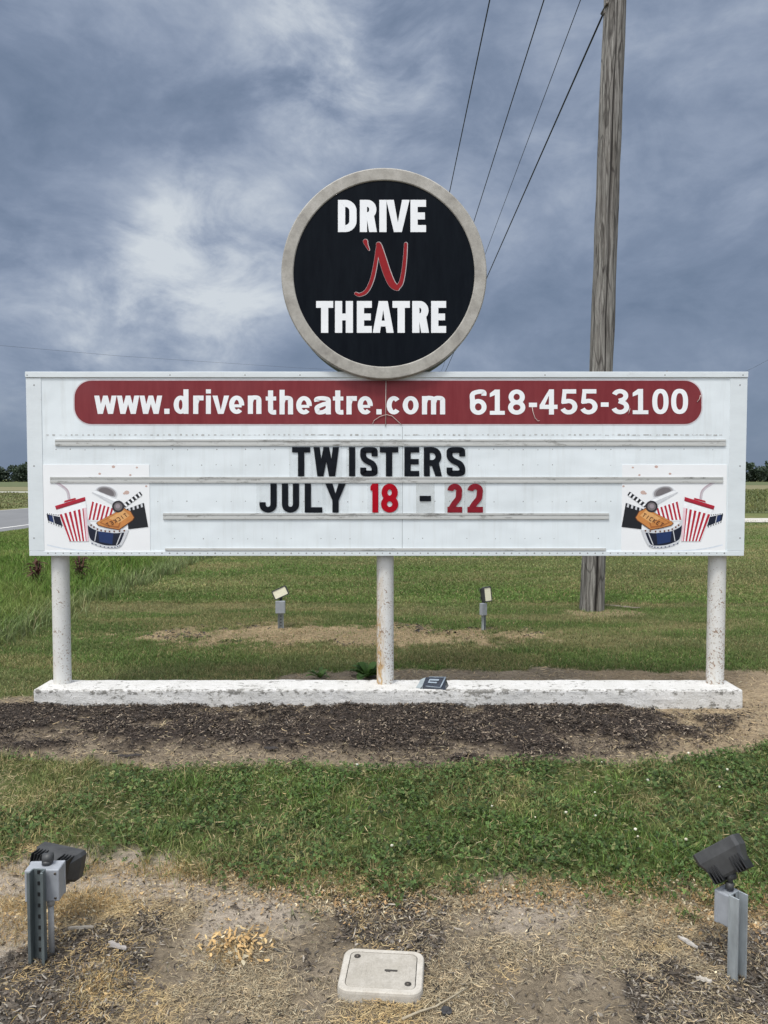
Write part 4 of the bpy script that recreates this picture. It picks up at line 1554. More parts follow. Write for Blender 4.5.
# rear right, faces the viewer, upright
b = G(482.3, 630)
rr_ = thing('flood_light', 'small flood light behind the sign with a cream lens set upright', 'flood light', (b.x, b.y, gz(b.x, b.y)), 'flood lights around the sign')
Yp = b.y
z0 = gz(b.x, b.y)
mb = MB()
channel(mb, b.x, Yp, z0 - .05, P(482, 604, Yp).z, rad(60), w=0.048, d=0.028, mi=0)
mb.build('steel_post', [M['galv'], M['fin']], rr_)
Mb = Matrix.Translation((P(482.6, 608, Yp).x, Yp - .04, P(482, 614.3, Yp).z)) @ Matrix.Rotation(rad(215), 4, 'Z')
jbox(rr_, Mb, 0.062, 0.042, P(482, 602.6, Yp).z - P(482, 614.3, Yp).z, 'jbox')
kp = P(483.5, 603, Yp)
knuckle(rr_, kp, kp + Vector((0, 0, .04)), 0.012)
lamp_head(rr_, P(485.6, 594.2, Yp), (0.50, -0.85, 0.12), (-0.06, 0.03, 1.0), W=0.152, D=0.098, Hh=0.09, center_off=(0, 0, 0.0))


# ------------------------------------------------------------------ valve box
def make_valve_box():
    c = G(382, 970.5, 0.024)
    yaw = rad(-5)
    zg = -0.015
    t = thing('valve_box', 'pale grey plastic utility box lid lying in the dry ground', 'valve box', (c.x, c.y, 0))
    R = Matrix.Translation((c.x, c.y, 0)) @ Matrix.Rotation(yaw, 4, 'Z')
    W, D = 0.252, 0.205
    zt = 0.026

    def rr_loop(w, d, r, n=8):
        pts = []
        for sx_, sy_, a0 in ((1, 1, 0), (-1, 1, 90), (-1, -1, 180), (1, -1, 270)):
            pts += [(sx_ * (w / 2 - r) + r * math.cos(rad(a0 + 90 * i / n)), sy_ * (d / 2 - r) + r * math.sin(rad(a0 + 90 * i / n))) for i in range(n + 1)]
        return pts

    def loft(rings, mi=0, smooth=True, cap=True):
        n = len(rings[0][0])
        vs = [R @ Vector((x, y, z)) for loop, z in rings for x, y in loop]
        fs = [(j * n + i, j * n + (i + 1) % n, (j + 1) * n + (i + 1) % n, (j + 1) * n + i) for j in range(len(rings) - 1) for i in range(n)]
        m = MB().add(vs, fs, mi, smooth)
        if cap:
            m.add([R @ Vector((x, y, rings[-1][1])) for x, y in rings[-1][0]], [tuple(range(n))], mi)
        return m
    gap = 0.0022
    lw, ld, lr = W - 0.044, D - 0.040, 0.018
    rim = loft([(rr_loop(W + .006, D + .006, .038), zg - .03), (rr_loop(W + .003, D + .003, .037), zt - .010), (rr_loop(W, D, .035), zt - .003), (rr_loop(W - .006, D - .006, .032), zt), (rr_loop(lw + gap * 2, ld + gap * 2, lr + gap), zt), (rr_loop(lw + gap * 2, ld + gap * 2, lr + gap), zt - .012)], cap=False)
    rim.s = [False] * len(rim.s)
    rim.build('collar', M['vbox'], t)
    g = MB().add([R @ Vector((x, y, zt - .011)) for x, y in rr_loop(lw + gap * 2, ld + gap * 2, lr + gap)], [tuple(range(36))])
    g.build('seam_gap', M['gap'], t)
    # recessed slot and bolts sit in the lid
    lid = loft([(rr_loop(lw, ld, lr), zt - .0105), (rr_loop(lw, ld, lr), zt - .001), (rr_loop(lw - .003, ld - .003, lr), zt + .0003)])
    lid.s = [False] * len(lid.s)
    lo = lid.build('lid', M['vlid'], t)
    sl = MB()
    sl.box((0.008, -0.006, zt - .001), (0.048, 0.0035, zt + .0012), 0, 0.001, 1, R)
    sl.box((0.012, -0.0085, zt - .001), (0.026, -0.0062, zt + .0009), 0, 0, 1, R)
    sl.build('lift_slot', M['gap'], lo)
    # worn raised patches on the lid
    ps = MB()
    for x0_, x1_ in ((-0.068, -0.060), (-0.055, -0.047), (-0.042, -0.034), (0.068, 0.074), (0.079, 0.085)):
        ps.box((x0_, -0.030, zt - .001), (x1_, 0.030, zt + .0009), 0, 0.0004, 1, R)
    ps.build('raised_ribs', M['vlid'], lo)
    for x, y in ((-0.083, 0.060), (0.083, -0.060)):
        s = MB()
        s.tube([R @ Vector((x, y, zt - .001)), R @ Vector((x, y, zt + .0010))], .0105, 0, 18)
        s.tube([R @ Vector((x, y, zt)), R @ Vector((x, y, zt + .0035))], .006, 1, 6)
        s.build('lid_bolt', [M['gap'], M['screw']], lo)


make_valve_box()


# ------------------------------------------------------------------ small solar lamp on the footing
def make_solar():
    Yc = 5.140
    c = P(433.5, 687.5, Yc)
    c.z = FT
    t = thing('solar_light', 'small dark solar lamp lying on the white concrete footing', 'solar light', c)
    R = Matrix.Translation(c) @ Matrix.Rotation(rad(-8), 4, 'Z') @ Matrix.Diagonal((1, 1, .72, 1))
    # wedge body
    m = MB()
    vs = [(-.085, -.055, 0), (.085, -.06, 0), (.10, .05, 0), (-.07, .055, 0), (-.075, -.05, .020), (.05, -.055, .014), (.078, .045, .078), (-.055, .05, .072)]
    m.add([R @ Vector(v) for v in vs], [(0, 3, 2, 1), (0, 1, 5, 4), (1, 2, 6, 5), (2, 3, 7, 6), (3, 0, 4, 7)], 0)
    m.add([R @ Vector(v) for v in vs[4:]], [(0, 1, 2, 3)], 0)
    m.build('shell', M['solar'], t)
    a, b_, c_, d = [Vector(v) for v in vs[4:]]

    def on(u, v, up):
        p = (a * (1 - u) + b_ * u) * (1 - v) + (d * (1 - u) + c_ * u) * v
        return R @ (p + Vector((0, -.5, .85)) * up)
    m = MB()
    m.add([on(.18, .08, .002), on(1.0, .08, .002), on(1.0, .98, .002), on(.18, .98, .002)], [(0, 1, 2, 3)], 0)
    pn = m.build('solar_cell', M['solar'], t)
    m = MB()
    for (u0, v0, u1, v1) in ((.30, .62, .74, .78), (.24, .36, .70, .50), (.24, .5, .30, .78)):
        m.add([on(u0, v0, .0075), on(u1, v0, .0075), on(u1, v1, .0075), on(u0, v1, .0075)], [(0, 1, 2, 3)], 0)
    m.build('pale_strip', M['solar_silver'], pn)
    m = MB()
    m.tube([on(1.0, .02, .004), on(1.0, 1.0, .004)], .005, n=8)
    m.tube([on(0.15, 1.0, .004), on(1.0, 1.0, .004)], .003, n=8)
    m.tube([on(0.2, 0.04, .003), on(1.0, .02, .003)], .003, n=8)
    m.build('panel_edge', M['solar_silver'], t)
    m = MB()
    m.add([R @ Vector(v) for v in ((-.118, -.03, .0), (-.07, -.058, .0), (-.055, .05, .0), (-.11, .04, .0), (-.10, -.02, .035), (-.072, -.05, .022), (-.058, .046, .072), (-.09, .04, .055))],
          [(0, 1, 5, 4), (1, 2, 6, 5), (2, 3, 7, 6), (3, 0, 4, 7), (4, 5, 6, 7)], 0)
    m.build('clear_housing', M['solar_shell'], t)


make_solar()


# ------------------------------------------------------------------ utility pole and wires
def make_pole():
    Yp = 8.98
    p0 = P(592.0, 606, Yp)
    p1 = P(615.0, 0, Yp)
    sl = (p1.x - p0.x) / (p1.z - p0.z)
    zt = 9.6
    t = thing('utility_pole', 'tall weathered wooden utility pole leaning slightly behind the sign', 'utility pole', (p0.x, Yp, 0))
    na, nz = 120, 300
    vs, fs, dark = [], [], []
    zs = [-0.15 + (zt + 0.15) * (i / nz) for i in range(nz + 1)]
    A = np.array([[2 * PI * k / na for k in range(na)] for _ in zs])
    Zg = np.array([[z] * na for z in zs])
    nn = fbm(np.cos(A).ravel() * 2.2 + 9, np.sin(A).ravel() * 2.2 + Zg.ravel() * 0.35, 1.6, 101).reshape(A.shape) - .5
    lump = fbm(np.cos(A).ravel() * 1.1 + 9, np.sin(A).ravel() * 1.1 + Zg.ravel() * 2.2, 1.0, 111).reshape(A.shape) - .5
    for i, z in enumerate(zs):
        r0 = 0.134 - 0.0012 * max(z, 0) + 0.008 * math.exp(-max(z, 0) / 0.12)
        for k in range(na):
            a = A[i, k]
            # long drying crack on the side towards the viewer
            ac = rad(-89) + 0.09 * math.sin(z * 0.9) + 0.03 * math.sin(z * 5.1)
            dlt = math.atan2(math.sin(a - ac), math.cos(a - ac))
            wv = 0.085 + 0.035 * math.sin(z * 1.7)
            g = math.exp(-(dlt / wv) ** 2) * (0.8 + 0.2 * math.sin(z * 2.3 + 1))
            ac2 = rad(-128) + 0.12 * math.sin(z * 0.7 + 2)
            d2 = math.atan2(math.sin(a - ac2), math.cos(a - ac2))
            g2 = math.exp(-(d2 / 0.045) ** 2) * max(0, math.sin(z * 1.3 + .5)) * 0.5
            r = r0 * (1 + nn[i, k] * 0.16 + lump[i, k] * 0.11) - 0.022 * g - 0.012 * g2
            vs.append((p0.x + sl * z + r * math.cos(a), Yp + r * math.sin(a), z))
            dark.append(min(1, g * 1.25 + g2 * .9))
    for i in range(nz):
        for k in range(na):
            fs.append((i * na + k, i * na + (k + 1) % na, (i + 1) * na + (k + 1) % na, (i + 1) * na + k))
    fs.append(tuple(nz * na + k for k in range(na)))
    mb = MB().add(vs, fs, 0, True)
    o = mb.build('shaft', M['pole'], t)
    at = o.data.attributes.new('dark', 'FLOAT', 'POINT')
    at.data.foreach_set('value', dark)
    xp = lambda z: p0.x + sl * z
    # cross arm above the frame
    zc = 8.78
    mb = MB()
    mb.box((xp(zc) - 1.35, Yp - .22, zc - .15), (xp(zc) + 1.35, Yp - .13, zc - .03), 0, .006)
    mb.build('crossarm', M['pole'], t)
    ends = [(1.60, zc + 0.10), (2.42, zc + 0.10)]
    for x, z in ends + [(xp(zc) + 1.2, zc + .10)]:
        mb = MB()
        mb.tube([(x, Yp - .17, zc - .04), (x, Yp - .17, zc + .02), (x, Yp - .17, zc + .03), (x, Yp - .17, zc + .06), (x, Yp - .17, zc + .065), (x, Yp - .17, zc + .10)], [.012, .012, .05, .05, .035, .03], n=14)
        mb.build('insulator', M['porcelain'], t)
    mb = MB()
    q4 = P(604.0, 13, Yp)
    mb.tube([(q4.x - .01, Yp - .02, q4.z - .03), (q4.x + .03, Yp - .02, q4.z + .01)], .02, n=8)
    mb.tube([(q4.x + .01, Yp - .1, q4.z + .05), (q4.x + .0, Yp + .1, q4.z + .05)], .015, n=8)
    mb.build('wire_bracket', M['screw'], t)
    # loose wood fallen at its foot
    # wires leaving for the far side of the field
    Yend = 260
    defs = [((490, 0), (450, 190), 0.0105, 'thick black cable farthest left of the four above the round sign'),
            ((543, 0), (475, 218), 0.0100, 'black cable second from left above the round sign'),
            ((578, 0), (486, 252), 0.0062, 'thinnest of the overhead cables, third from left by the pole'),
            ((604, 12), (488, 275), 0.0115, 'black cable tied to the side of the wooden pole')]
    starts = [Vector((1.60, Yp - .17, zc + .10)), Vector((2.42, Yp - .17, zc + .10)), Vector((2.62, Yp, 0)), Vector((q4.x - .005, Yp - .02, q4.z))]
    for (A_, B_, r, lab), s in zip(defs, starts):
        # the wire keeps a constant height and heads for the vanishing point: fix it by the upper photo point and its height
        slope_x = (A_[0] - 384) / F
        slope_z = (479.0 - A_[1]) / F
        if s.z == 0:
            h = s.x / slope_x * slope_z * 0.998 + H
            s.z = h
            s.x = xp(h) - 0.13
            s.x = slope_x / slope_z * (s.z - H)
        # end point chosen so that the wire passes the lower measured point
        k = 40.0
        # point on the ray of B at the distance where height is s.z minus a small sag
        a, b2 = (B_[0] - 384) / F, (512 - B_[1]) / F
        dyv, dzv = CP + b2 * SP, -SP + b2 * CP
        zz = s.z - 0.05
        tt = (zz - H) / dzv
        q = Vector((a * tt, dyv * tt, zz))
        d = (q - s)
        e = s + d * ((Yend - s.y) / d.y)
        pts = []
        for i in range(41):
            f = (i / 40) ** 1.6
            p = s.lerp(e, f)
            pts.append(p)
        mb = MB().tube(pts, r, n=6)
        w_ = mb.build('power_line', M['wire'], None, (s.x, s.y, s.z))
        tag(w_, lab, 'cable', 'overhead cables above the sign')


make_pole()

# faint distant cables
mb = MB().tube([P(-60, 341, 48), P(0, 345.5, 50), P(120, 356, 58), P(300, 368, 72), P(420, 374, 84)], 0.0075, n=5)
o = mb.build('power_line', M['far_wire'], None, P(0, 345.5, 50))
tag(o, 'faint distant cable crossing the low sky left of the round sign', 'cable', 'faint distant cables')
mb = MB().tube([P(735, 376, 62), P(752, 368.5, 56), P(768, 360, 52), P(840, 330, 40)], 0.008, n=5)
o = mb.build('power_line', M['far_wire'], None, P(752, 368.5, 56))
tag(o, 'faint distant cable rising beside the right end of the white sign', 'cable', 'faint distant cables')


# ------------------------------------------------------------------ vegetation
def jitter_col(base, n, var=0.25, dry=None, pdry=0.0):
    c = np.tile(np.array(base)[None, :], (n, 1)) * np.clip(1 + RNG.normal(0, var, (n, 1)), .25, 2.2)
    c *= 1 + RNG.normal(0, min(.05, var * 0.2), (n, 1)) * np.array([[1, 0, -1]])
    if dry is not None:
        k = RNG.random(n) < pdry
        c[k] = np.array(dry)[None, :] * (1 + RNG.normal(0, 0.2, (k.sum(), 1)))
    return np.clip(c, 0.004, 0.9)


def blades_mesh(name, x, y, h, wd, col, lean=0.45, z=None, mat='blade'):
    n = len(x)
    if z is None:
        z = height(x, y)
    az = RNG.random(n) * 2 * PI
    fa = RNG.random(n) * 2 * PI
    ln = np.abs(RNG.normal(lean, lean * 0.5, n)) * h
    wx, wy = np.cos(fa) * wd / 2, np.sin(fa) * wd / 2
    dx, dy_ = np.cos(az) * ln, np.sin(az) * ln
    hz = h * np.clip(1 - 0.35 * (ln / np.maximum(h, 1e-4)) ** 2, 0.25, 1)
    V = np.empty((n, 5, 3))
    V[:, 0] = np.stack([x - wx, y - wy, z - 0.004], 1)
    V[:, 1] = np.stack([x + wx, y + wy, z - 0.004], 1)
    mx, my, mz = x + dx * .35, y + dy_ * .35, z + hz * .6
    V[:, 2] = np.stack([mx - wx * .8, my - wy * .8, mz], 1)
    V[:, 3] = np.stack([mx + wx * .8, my + wy * .8, mz], 1)
    V[:, 4] = np.stack([x + dx, y + dy_, z + hz], 1)
    i = np.arange(n)[:, None] * 5
    F4 = i + np.array([[0, 1, 3, 2]])
    F3 = i + np.array([[2, 3, 4]])
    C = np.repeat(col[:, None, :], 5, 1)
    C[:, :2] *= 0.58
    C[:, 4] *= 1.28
    return mesh_np(name, V.reshape(-1, 3), F3=F3, F4=F4, mat=M[mat], col=np.clip(C.reshape(-1, 3), 0, 1))


def scatter(n, x0, x1, y0, y1, wkey, power=1.0, minv=0.02, persp=False):
    x = RNG.uniform(x0, x1, n)
    if persp:
        # denser near the viewer
        u = RNG.random(n)
        y = 1 / (1 / y0 + u * (1 / y1 - 1 / y0))
        x = x / ((abs(x1) + abs(x0)) / 2) * np.minimum((0.56 * y + 0.5), max(abs(x0), abs(x1)))
    else:
        y = RNG.uniform(y0, y1, n)
        k = np.abs(x) < 0.56 * y + 1.6
        x, y = x[k], y[k]
    w = zones(x, y)
    p = wkey(w, x, y) ** power
    k = RNG.random(len(x)) < p
    k &= p > minv
    return x[k], y[k], {kk: v[k] for kk, v in w.items()}


def lerp_col(a, b, t):
    return a * (1 - t[:, None]) + b * t[:, None]


class Blend:
    parts = []


def join_blades(name, label, specs, kind='stuff', mat='blade'):
    """several sets of blades in one stuff object"""
    V, F3, F4, C, off = [], [], [], [], 0
    for (x, y, h, wd, col, lean, z) in specs:
        o = blades_mesh('tmp', x, y, h, wd, col, lean, z)
        me = o.data
        nv = len(me.vertices)
        v = np.empty(nv * 3, np.float32)
        me.vertices.foreach_get('co', v)
        c = np.empty(nv * 4, np.float32)
        me.color_attributes['Col'].data.foreach_get('color', c)
        V.append(v.reshape(-1, 3))
        C.append(c.reshape(-1, 4)[:, :3])
        n = nv // 5
        i = np.arange(n)[:, None] * 5 + off
        F4.append(i + np.array([[0, 1, 3, 2]]))
        F3.append(i + np.array([[2, 3, 4]]))
        off += nv
        bpy.data.objects.remove(o)
        bpy.data.meshes.remove(me)
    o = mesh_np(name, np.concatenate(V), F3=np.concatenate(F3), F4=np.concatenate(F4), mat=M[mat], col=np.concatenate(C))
    tag(o, label, None, None, kind)
    return o


GREEN = np.array([.128, .200, .050])
GREEN2 = np.array([.108, .172, .040])
OLIVE = np.array([.200, .225, .085])
STRAW = np.array([.42, .34, .17])
GOLD = np.array([.42, .315, .17])
PALE = np.array([.48, .42, .29])


def lawn():
    specs = []
    # front strip
    x, y, w = scatter(210000, -3.0, 3.0, 2.45, 4.5, lambda w, x, y: w['front_grass'] * (1 - 0.30 * w['clover']) * np.clip(2.9 * fbm(x, y, 6, 201) - .62 - .45 * ss(.52, .64, fbm(x, y, 2.4, 205)), 0.10, 1))
    n = len(x)
    lush = fbm(x, y, 2.6, 203)
    tuft = np.exp(-(((x + 1.05) / .22) ** 2 + ((y - 3.72) / .12) ** 2)) + 0.7 * np.exp(-(((x + 1.0) / .45) ** 2 + ((y - 3.05) / .10) ** 2))
    tone = (.70 + .75 * fbm(x, y, 3.4, 209))[:, None]
    h = (0.020 + 0.045 * RNG.random(n) ** 1.6) * (0.6 + 0.9 * lush) * (1 + 1.1 * tuft)
    t = np.clip(ss(0.42, 0.62, fbm(x, y, 2.2, 207)) + 0.50 * ss(-0.2, -1.5, x) - 0.6 * tuft + 0.25 * ss(3.7, 4.1, y), 0, 1)
    c = lerp_col(jitter_col(GREEN2 * 1.1, n, .38, STRAW, .09), jitter_col(OLIVE, n, .38, STRAW, .30), t) * tone
    specs.append((x, y, h, 0.0022 + 0.0018 * RNG.random(n), c, 0.75, None))
    # sparse tufts beyond the edges, into the bare ground
    x, y, w = scatter(16000, -3.0, 3.0, 2.0, 6.2, lambda w, x, y: np.clip(w['bare'] * (1 - w['mulch']) * 2.2 * (fbm(x, y, 5, 211) - 0.47), 0, .6))
    n = len(x)
    c = jitter_col(STRAW * .85, n, .3, GREEN, .22)
    specs.append((x, y, 0.012 + 0.03 * RNG.random(n), np.full(n, .0022), c, 1.2, None))
    # dead standing tufts
    xs_, ys_ = [], []
    for (px, py, sx_, sy_, m) in ((40, 905, .14, .05, 2600), (95, 900, .10, .05, 1500), (20, 930, .08, .05, 800), (95, 985, .05, .07, 900), (745, 905, .14, .06, 2200), (300, 880, .22, .06, 2200), (200, 872, .16, .04, 1500), (560, 890, .25, .04, 1400), (60, 870, .2, .03, 1300), (230, 950, .05, .04, 500)):
        g = G(px, py)
        xs_.append(g.x + RNG.normal(0, sx_, m))
        ys_.append(g.y + RNG.normal(0, sy_, m))
    x, y = np.concatenate(xs_), np.concatenate(ys_)
    n = len(x)
    c = jitter_col(np.array([.48, .325, .14]), n, .33, np.array([.46, .40, .25]), .4)
    specs.append((x, y, 0.012 + 0.032 * RNG.random(n), 0.0012 + .0012 * RNG.random(n), c, 1.5, None))
    # behind the footing
    x, y, w = scatter(230000, -5.5, 5.5, 5.32, 9.6, lambda w, x, y: w['grass'] * (1 - .9 * w['tall']) * np.clip(1 - .5 * w['dry'], 0, 1))
    n = len(x)
    band = fbm(x * .35, y * 1.4, 1.3, 221)
    dark = np.exp(-((y - 6.5) / .4) ** 2) * .25
    c = lerp_col(jitter_col(GREEN * 1.05, n, .25, STRAW, .06), jitter_col(OLIVE * 1.05, n, .25, STRAW, .14), np.clip(ss(.40, .62, band) + w['dry'] * .6 - dark, 0, 1)) * (.66 + .72 * fbm(x * .6, y * 1.3, 1.9, 223))[:, None] * np.array([[1.0, .97, 1.05]])
    kd = RNG.random(n) < .8 * ss(.54, .70, fbm(x * .5, y * 1.4, 2.0, 227))
    c[kd] = c[kd] * .35 + STRAW[None] * .62
    h = (0.016 + 0.024 * RNG.random(n)) * (1 + dark)
    specs.append((x, y, h, 0.004 + 0.002 * RNG.random(n), c, 0.8, None))
    # farther lawn
    x, y, w = scatter(210000, -14, 20, 9.4, 28.5, lambda w, x, y: (x > -10.6) * w['grass'] * (1 - .9 * w['tall']), persp=True)
    n = len(x)
    band = fbm(x * .25, y * 1.0, .55, 231)
    c = lerp_col(jitter_col(GREEN * 1.12, n, .2, STRAW, .06), jitter_col(OLIVE * 1.08, n, .2, STRAW, .10), np.clip(ss(.38, .60, band) + w['dry'] * .6, 0, 1)) * (.70 + .62 * fbm(x * .35, y * .9, .9, 233))[:, None]
    kd = RNG.random(n) < .7 * ss(.53, .68, fbm(x * .25, y * .9, .9, 237))
    c[kd] = c[kd] * .45 + STRAW[None] * .5
    h = 0.022 + 0.022 * RNG.random(n)
    specs.append((x, y, h, 0.004 + 0.00075 * y * (0.6 + .8 * RNG.random(n)), c, 0.8, None))
    # dry tufts on the oval
    x, y, w = scatter(26000, -3.0, 2.2, 6.8, 8.4, lambda w, x, y: w['oval'] * .6)
    n = len(x)
    c = jitter_col(STRAW * .75, n, .25, GREEN, .42)
    specs.append((x, y, 0.010 + 0.022 * RNG.random(n), np.full(n, .0045), c, 1.3, None))
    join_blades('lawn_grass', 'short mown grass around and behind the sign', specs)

    # unmown verge on the left
    specs = []
    x, y, w = scatter(300000, -11.0, -2.6, 5.6, 27, lambda w, x, y: w['tall'] * (0.35 + 0.65 * ss(.3, .6, fbm(x, y, 1.2, 241))), persp=False)
    n = len(x)
    hgt = np.interp(x, [-11, -8, -6.2, -4.6, -3.6, -3.2], [.05, .10, .20, .25, .20, .08]) * (0.55 + .8 * fbm(x, y, 1.5, 251))
    band = fbm(x, y, .8, 261)
    c = lerp_col(jitter_col(np.array([.128, .210, .040]), n, .36, STRAW, .03), jitter_col(np.array([.20, .255, .070]), n, .30, STRAW, .06), ss(.45, .68, band) * .8)
    edge = ss(-4.1, -3.5, x)
    c = lerp_col(c, jitter_col(np.array([.32, .33, .20]), n, .25), edge * .4)
    specs.append((x, y, hgt * (.6 + .6 * RNG.random(n)), 0.006 + 0.0004 * y, c, .5, None))
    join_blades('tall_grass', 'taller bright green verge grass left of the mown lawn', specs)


lawn()


def fields():
    specs = []
    for (x0, x1, y0, y1, n, hh, c0, c1) in ((-9.5, 90, 34.6, 107, 60000, .22, np.array([.135, .165, .055]), np.array([.20, .205, .085])),
                                            (-90, -19.3, 30, 86.5, 40000, .10, np.array([.14, .155, .06]), np.array([.23, .22, .11]))):
        u = RNG.random(n)
        y = 1 / (1 / y0 + u * (1 / y1 - 1 / y0))
        x = RNG.uniform(x0, x1, n)
        k = np.abs(x) < .62 * y + 4
        x, y = x[k], y[k]
        n = len(x)
        c = lerp_col(jitter_col(c0, n, .28), jitter_col(c1, n, .25), ss(.38, .6, fbm(x * .3, y, .25, 401)))
        specs.append((x, y, hh * (.5 + RNG.random(n)), 0.0014 * y, c, .6, np.full(n, .012)))
    join_blades('field_grass', 'long grass of the fields beyond the driveway and road', specs)


fields()


def clover():
    # three round leaflets per plant
    x, y, w = scatter(110000, -3.0, 3.0, 2.55, 4.4, lambda w, x, y: w['clover'] * np.clip(2.6 * fbm(x, y, 6.5, 303) - .68, 0.08, .85))
    n = len(x)
    z = height(x, y) + 0.012 + 0.03 * RNG.random(n) * (0.5 + fbm(x, y, 5, 301))
    r = 0.0028 + 0.0026 * RNG.random(n)
    a0 = RNG.random(n) * 2 * PI
    Vs, Fs, Cs = [], [], []
    base = jitter_col(np.array([.074, .126, .034]), n, .42, np.array([.22, .23, .09]), .10)
    off = 0
    tiltx, tilty = RNG.normal(0, .45, n), RNG.normal(0, .45, n)
    for k in range(3):
        a = a0 + k * 2 * PI / 3
        cx_, cy_ = x + np.cos(a) * r * .95, y + np.sin(a) * r * .95
        ring = []
        for j, (u, v) in enumerate(((-.95, 0), (-.3, -.85), (.6, -.8), (.95, 0), (.6, .8), (-.3, .85))):
            px = cx_ + (np.cos(a) * u - np.sin(a) * v) * r * .95
            py = cy_ + (np.sin(a) * u + np.cos(a) * v) * r * .95
            ring.append(np.stack([px, py, z + (px - x) * tiltx + (py - y) * tilty + 0.12 * r * abs(v)], 1))
        V = np.stack(ring, 1)
        i = np.arange(n)[:, None] * 6 + off
        Fs += [i + np.array([[0, 1, 2, 3]]), i + np.array([[0, 3, 4, 5]])]
        Vs.append(V.reshape(-1, 3))
        Cs.append(np.repeat(base * (0.9 + .2 * RNG.random((n, 1))), 6, 0))
        off += n * 6
    o = mesh_np('clover_leaves', np.concatenate(Vs), F4=np.concatenate(Fs), mat=M['blade'], col=np.clip(np.concatenate(Cs), 0, 1))
    tag(o, 'dark green clover growing thick in the front grass', kind='stuff')
    # blossoms: small pale globes
    x, y, w = scatter(190, -2.6, 2.6, 2.75, 4.2, lambda w, x, y: w['clover'] * ss(-.4, .7, x + .5 * (RNG.random(len(x)) - .5)) * .30 + .012)
    b = bmesh.new()
    bmesh.ops.create_icosphere(b, subdivisions=1, radius=1)
    sv = np.array([v.co[:] for v in b.verts])
    sf = np.array([[v.index for v in f.verts] for f in b.faces])
    b.free()
    n = len(x)
    z = height(x, y) + 0.045 + .02 * RNG.random(n)
    s = 0.0042 + .0034 * RNG.random(n)
    V = sv[None] * s[:, None, None] * np.array([1, 1, .85]) * (1 + RNG.normal(0, .12, (n, len(sv), 1))) + np.stack([x, y, z], 1)[:, None]
    F_ = sf[None] + (np.arange(n) * len(sv))[:, None, None]
    c = np.repeat(jitter_col(np.array([.56, .55, .44]), n, .15), len(sv), 0)
    o = mesh_np('clover_blossoms', V.reshape(-1, 3), F3=F_.reshape(-1, 3), mat=M['litter'], col=c)
    tag(o, 'small white clover blossoms dotted over the front grass', kind='stuff')


clover()


def flat_bits(x, y, ln, wd, col, th=0.3, zoff=0.004, curl=0.2, tilt=0.25, tip=None):
    """thin curved slivers lying on the ground; 6 verts, 2 quads each"""
    n = len(x)
    z = height(x, y) + zoff * (0.3 + RNG.random(n) * 1.6)
    a = RNG.random(n) * 2 * PI
    ca, sa = np.cos(a), np.sin(a)
    t = RNG.normal(0, tilt, n)
    bend = RNG.normal(0, curl, n) * ln
    roll = RNG.normal(0, .5, n)
    V = np.empty((n, 6, 3))
    for j, (u, k) in enumerate(((-.5, .55), (0, 1.0), (.5, .45))):
        cxp = x + ca * u * ln - sa * bend * (0.25 - u * u) * 2
        cyp = y + sa * u * ln + ca * bend * (0.25 - u * u) * 2
        cz = z + u * ln * t + np.abs(bend) * .25 * (0.25 - u * u) + np.maximum(0, -0.0)
        for s, jj in ((-1, 0), (1, 1)):
            V[:, j * 2 + jj, 0] = cxp - sa * s * wd * k / 2
            V[:, j * 2 + jj, 1] = cyp + ca * s * wd * k / 2
            V[:, j * 2 + jj, 2] = cz + s * wd * k / 2 * roll
    i = np.arange(n)[:, None] * 6
    F4 = np.concatenate([i + np.array([[0, 1, 3, 2]]), i + np.array([[2, 3, 5, 4]])])
    C = np.repeat(col, 6, 0)
    return V.reshape(-1, 3), F4, C


def merge(name, sets, mat, label):
    V, F4, C, off = [], [], [], 0
    for v, f, c in sets:
        V.append(v)
        F4.append(f + off)
        C.append(c)
        off += len(v)
    o = mesh_np(name, np.concatenate(V), F4=np.concatenate(F4), mat=mat, col=np.clip(np.concatenate(C), 0, 1))
    tag(o, label, kind='stuff')


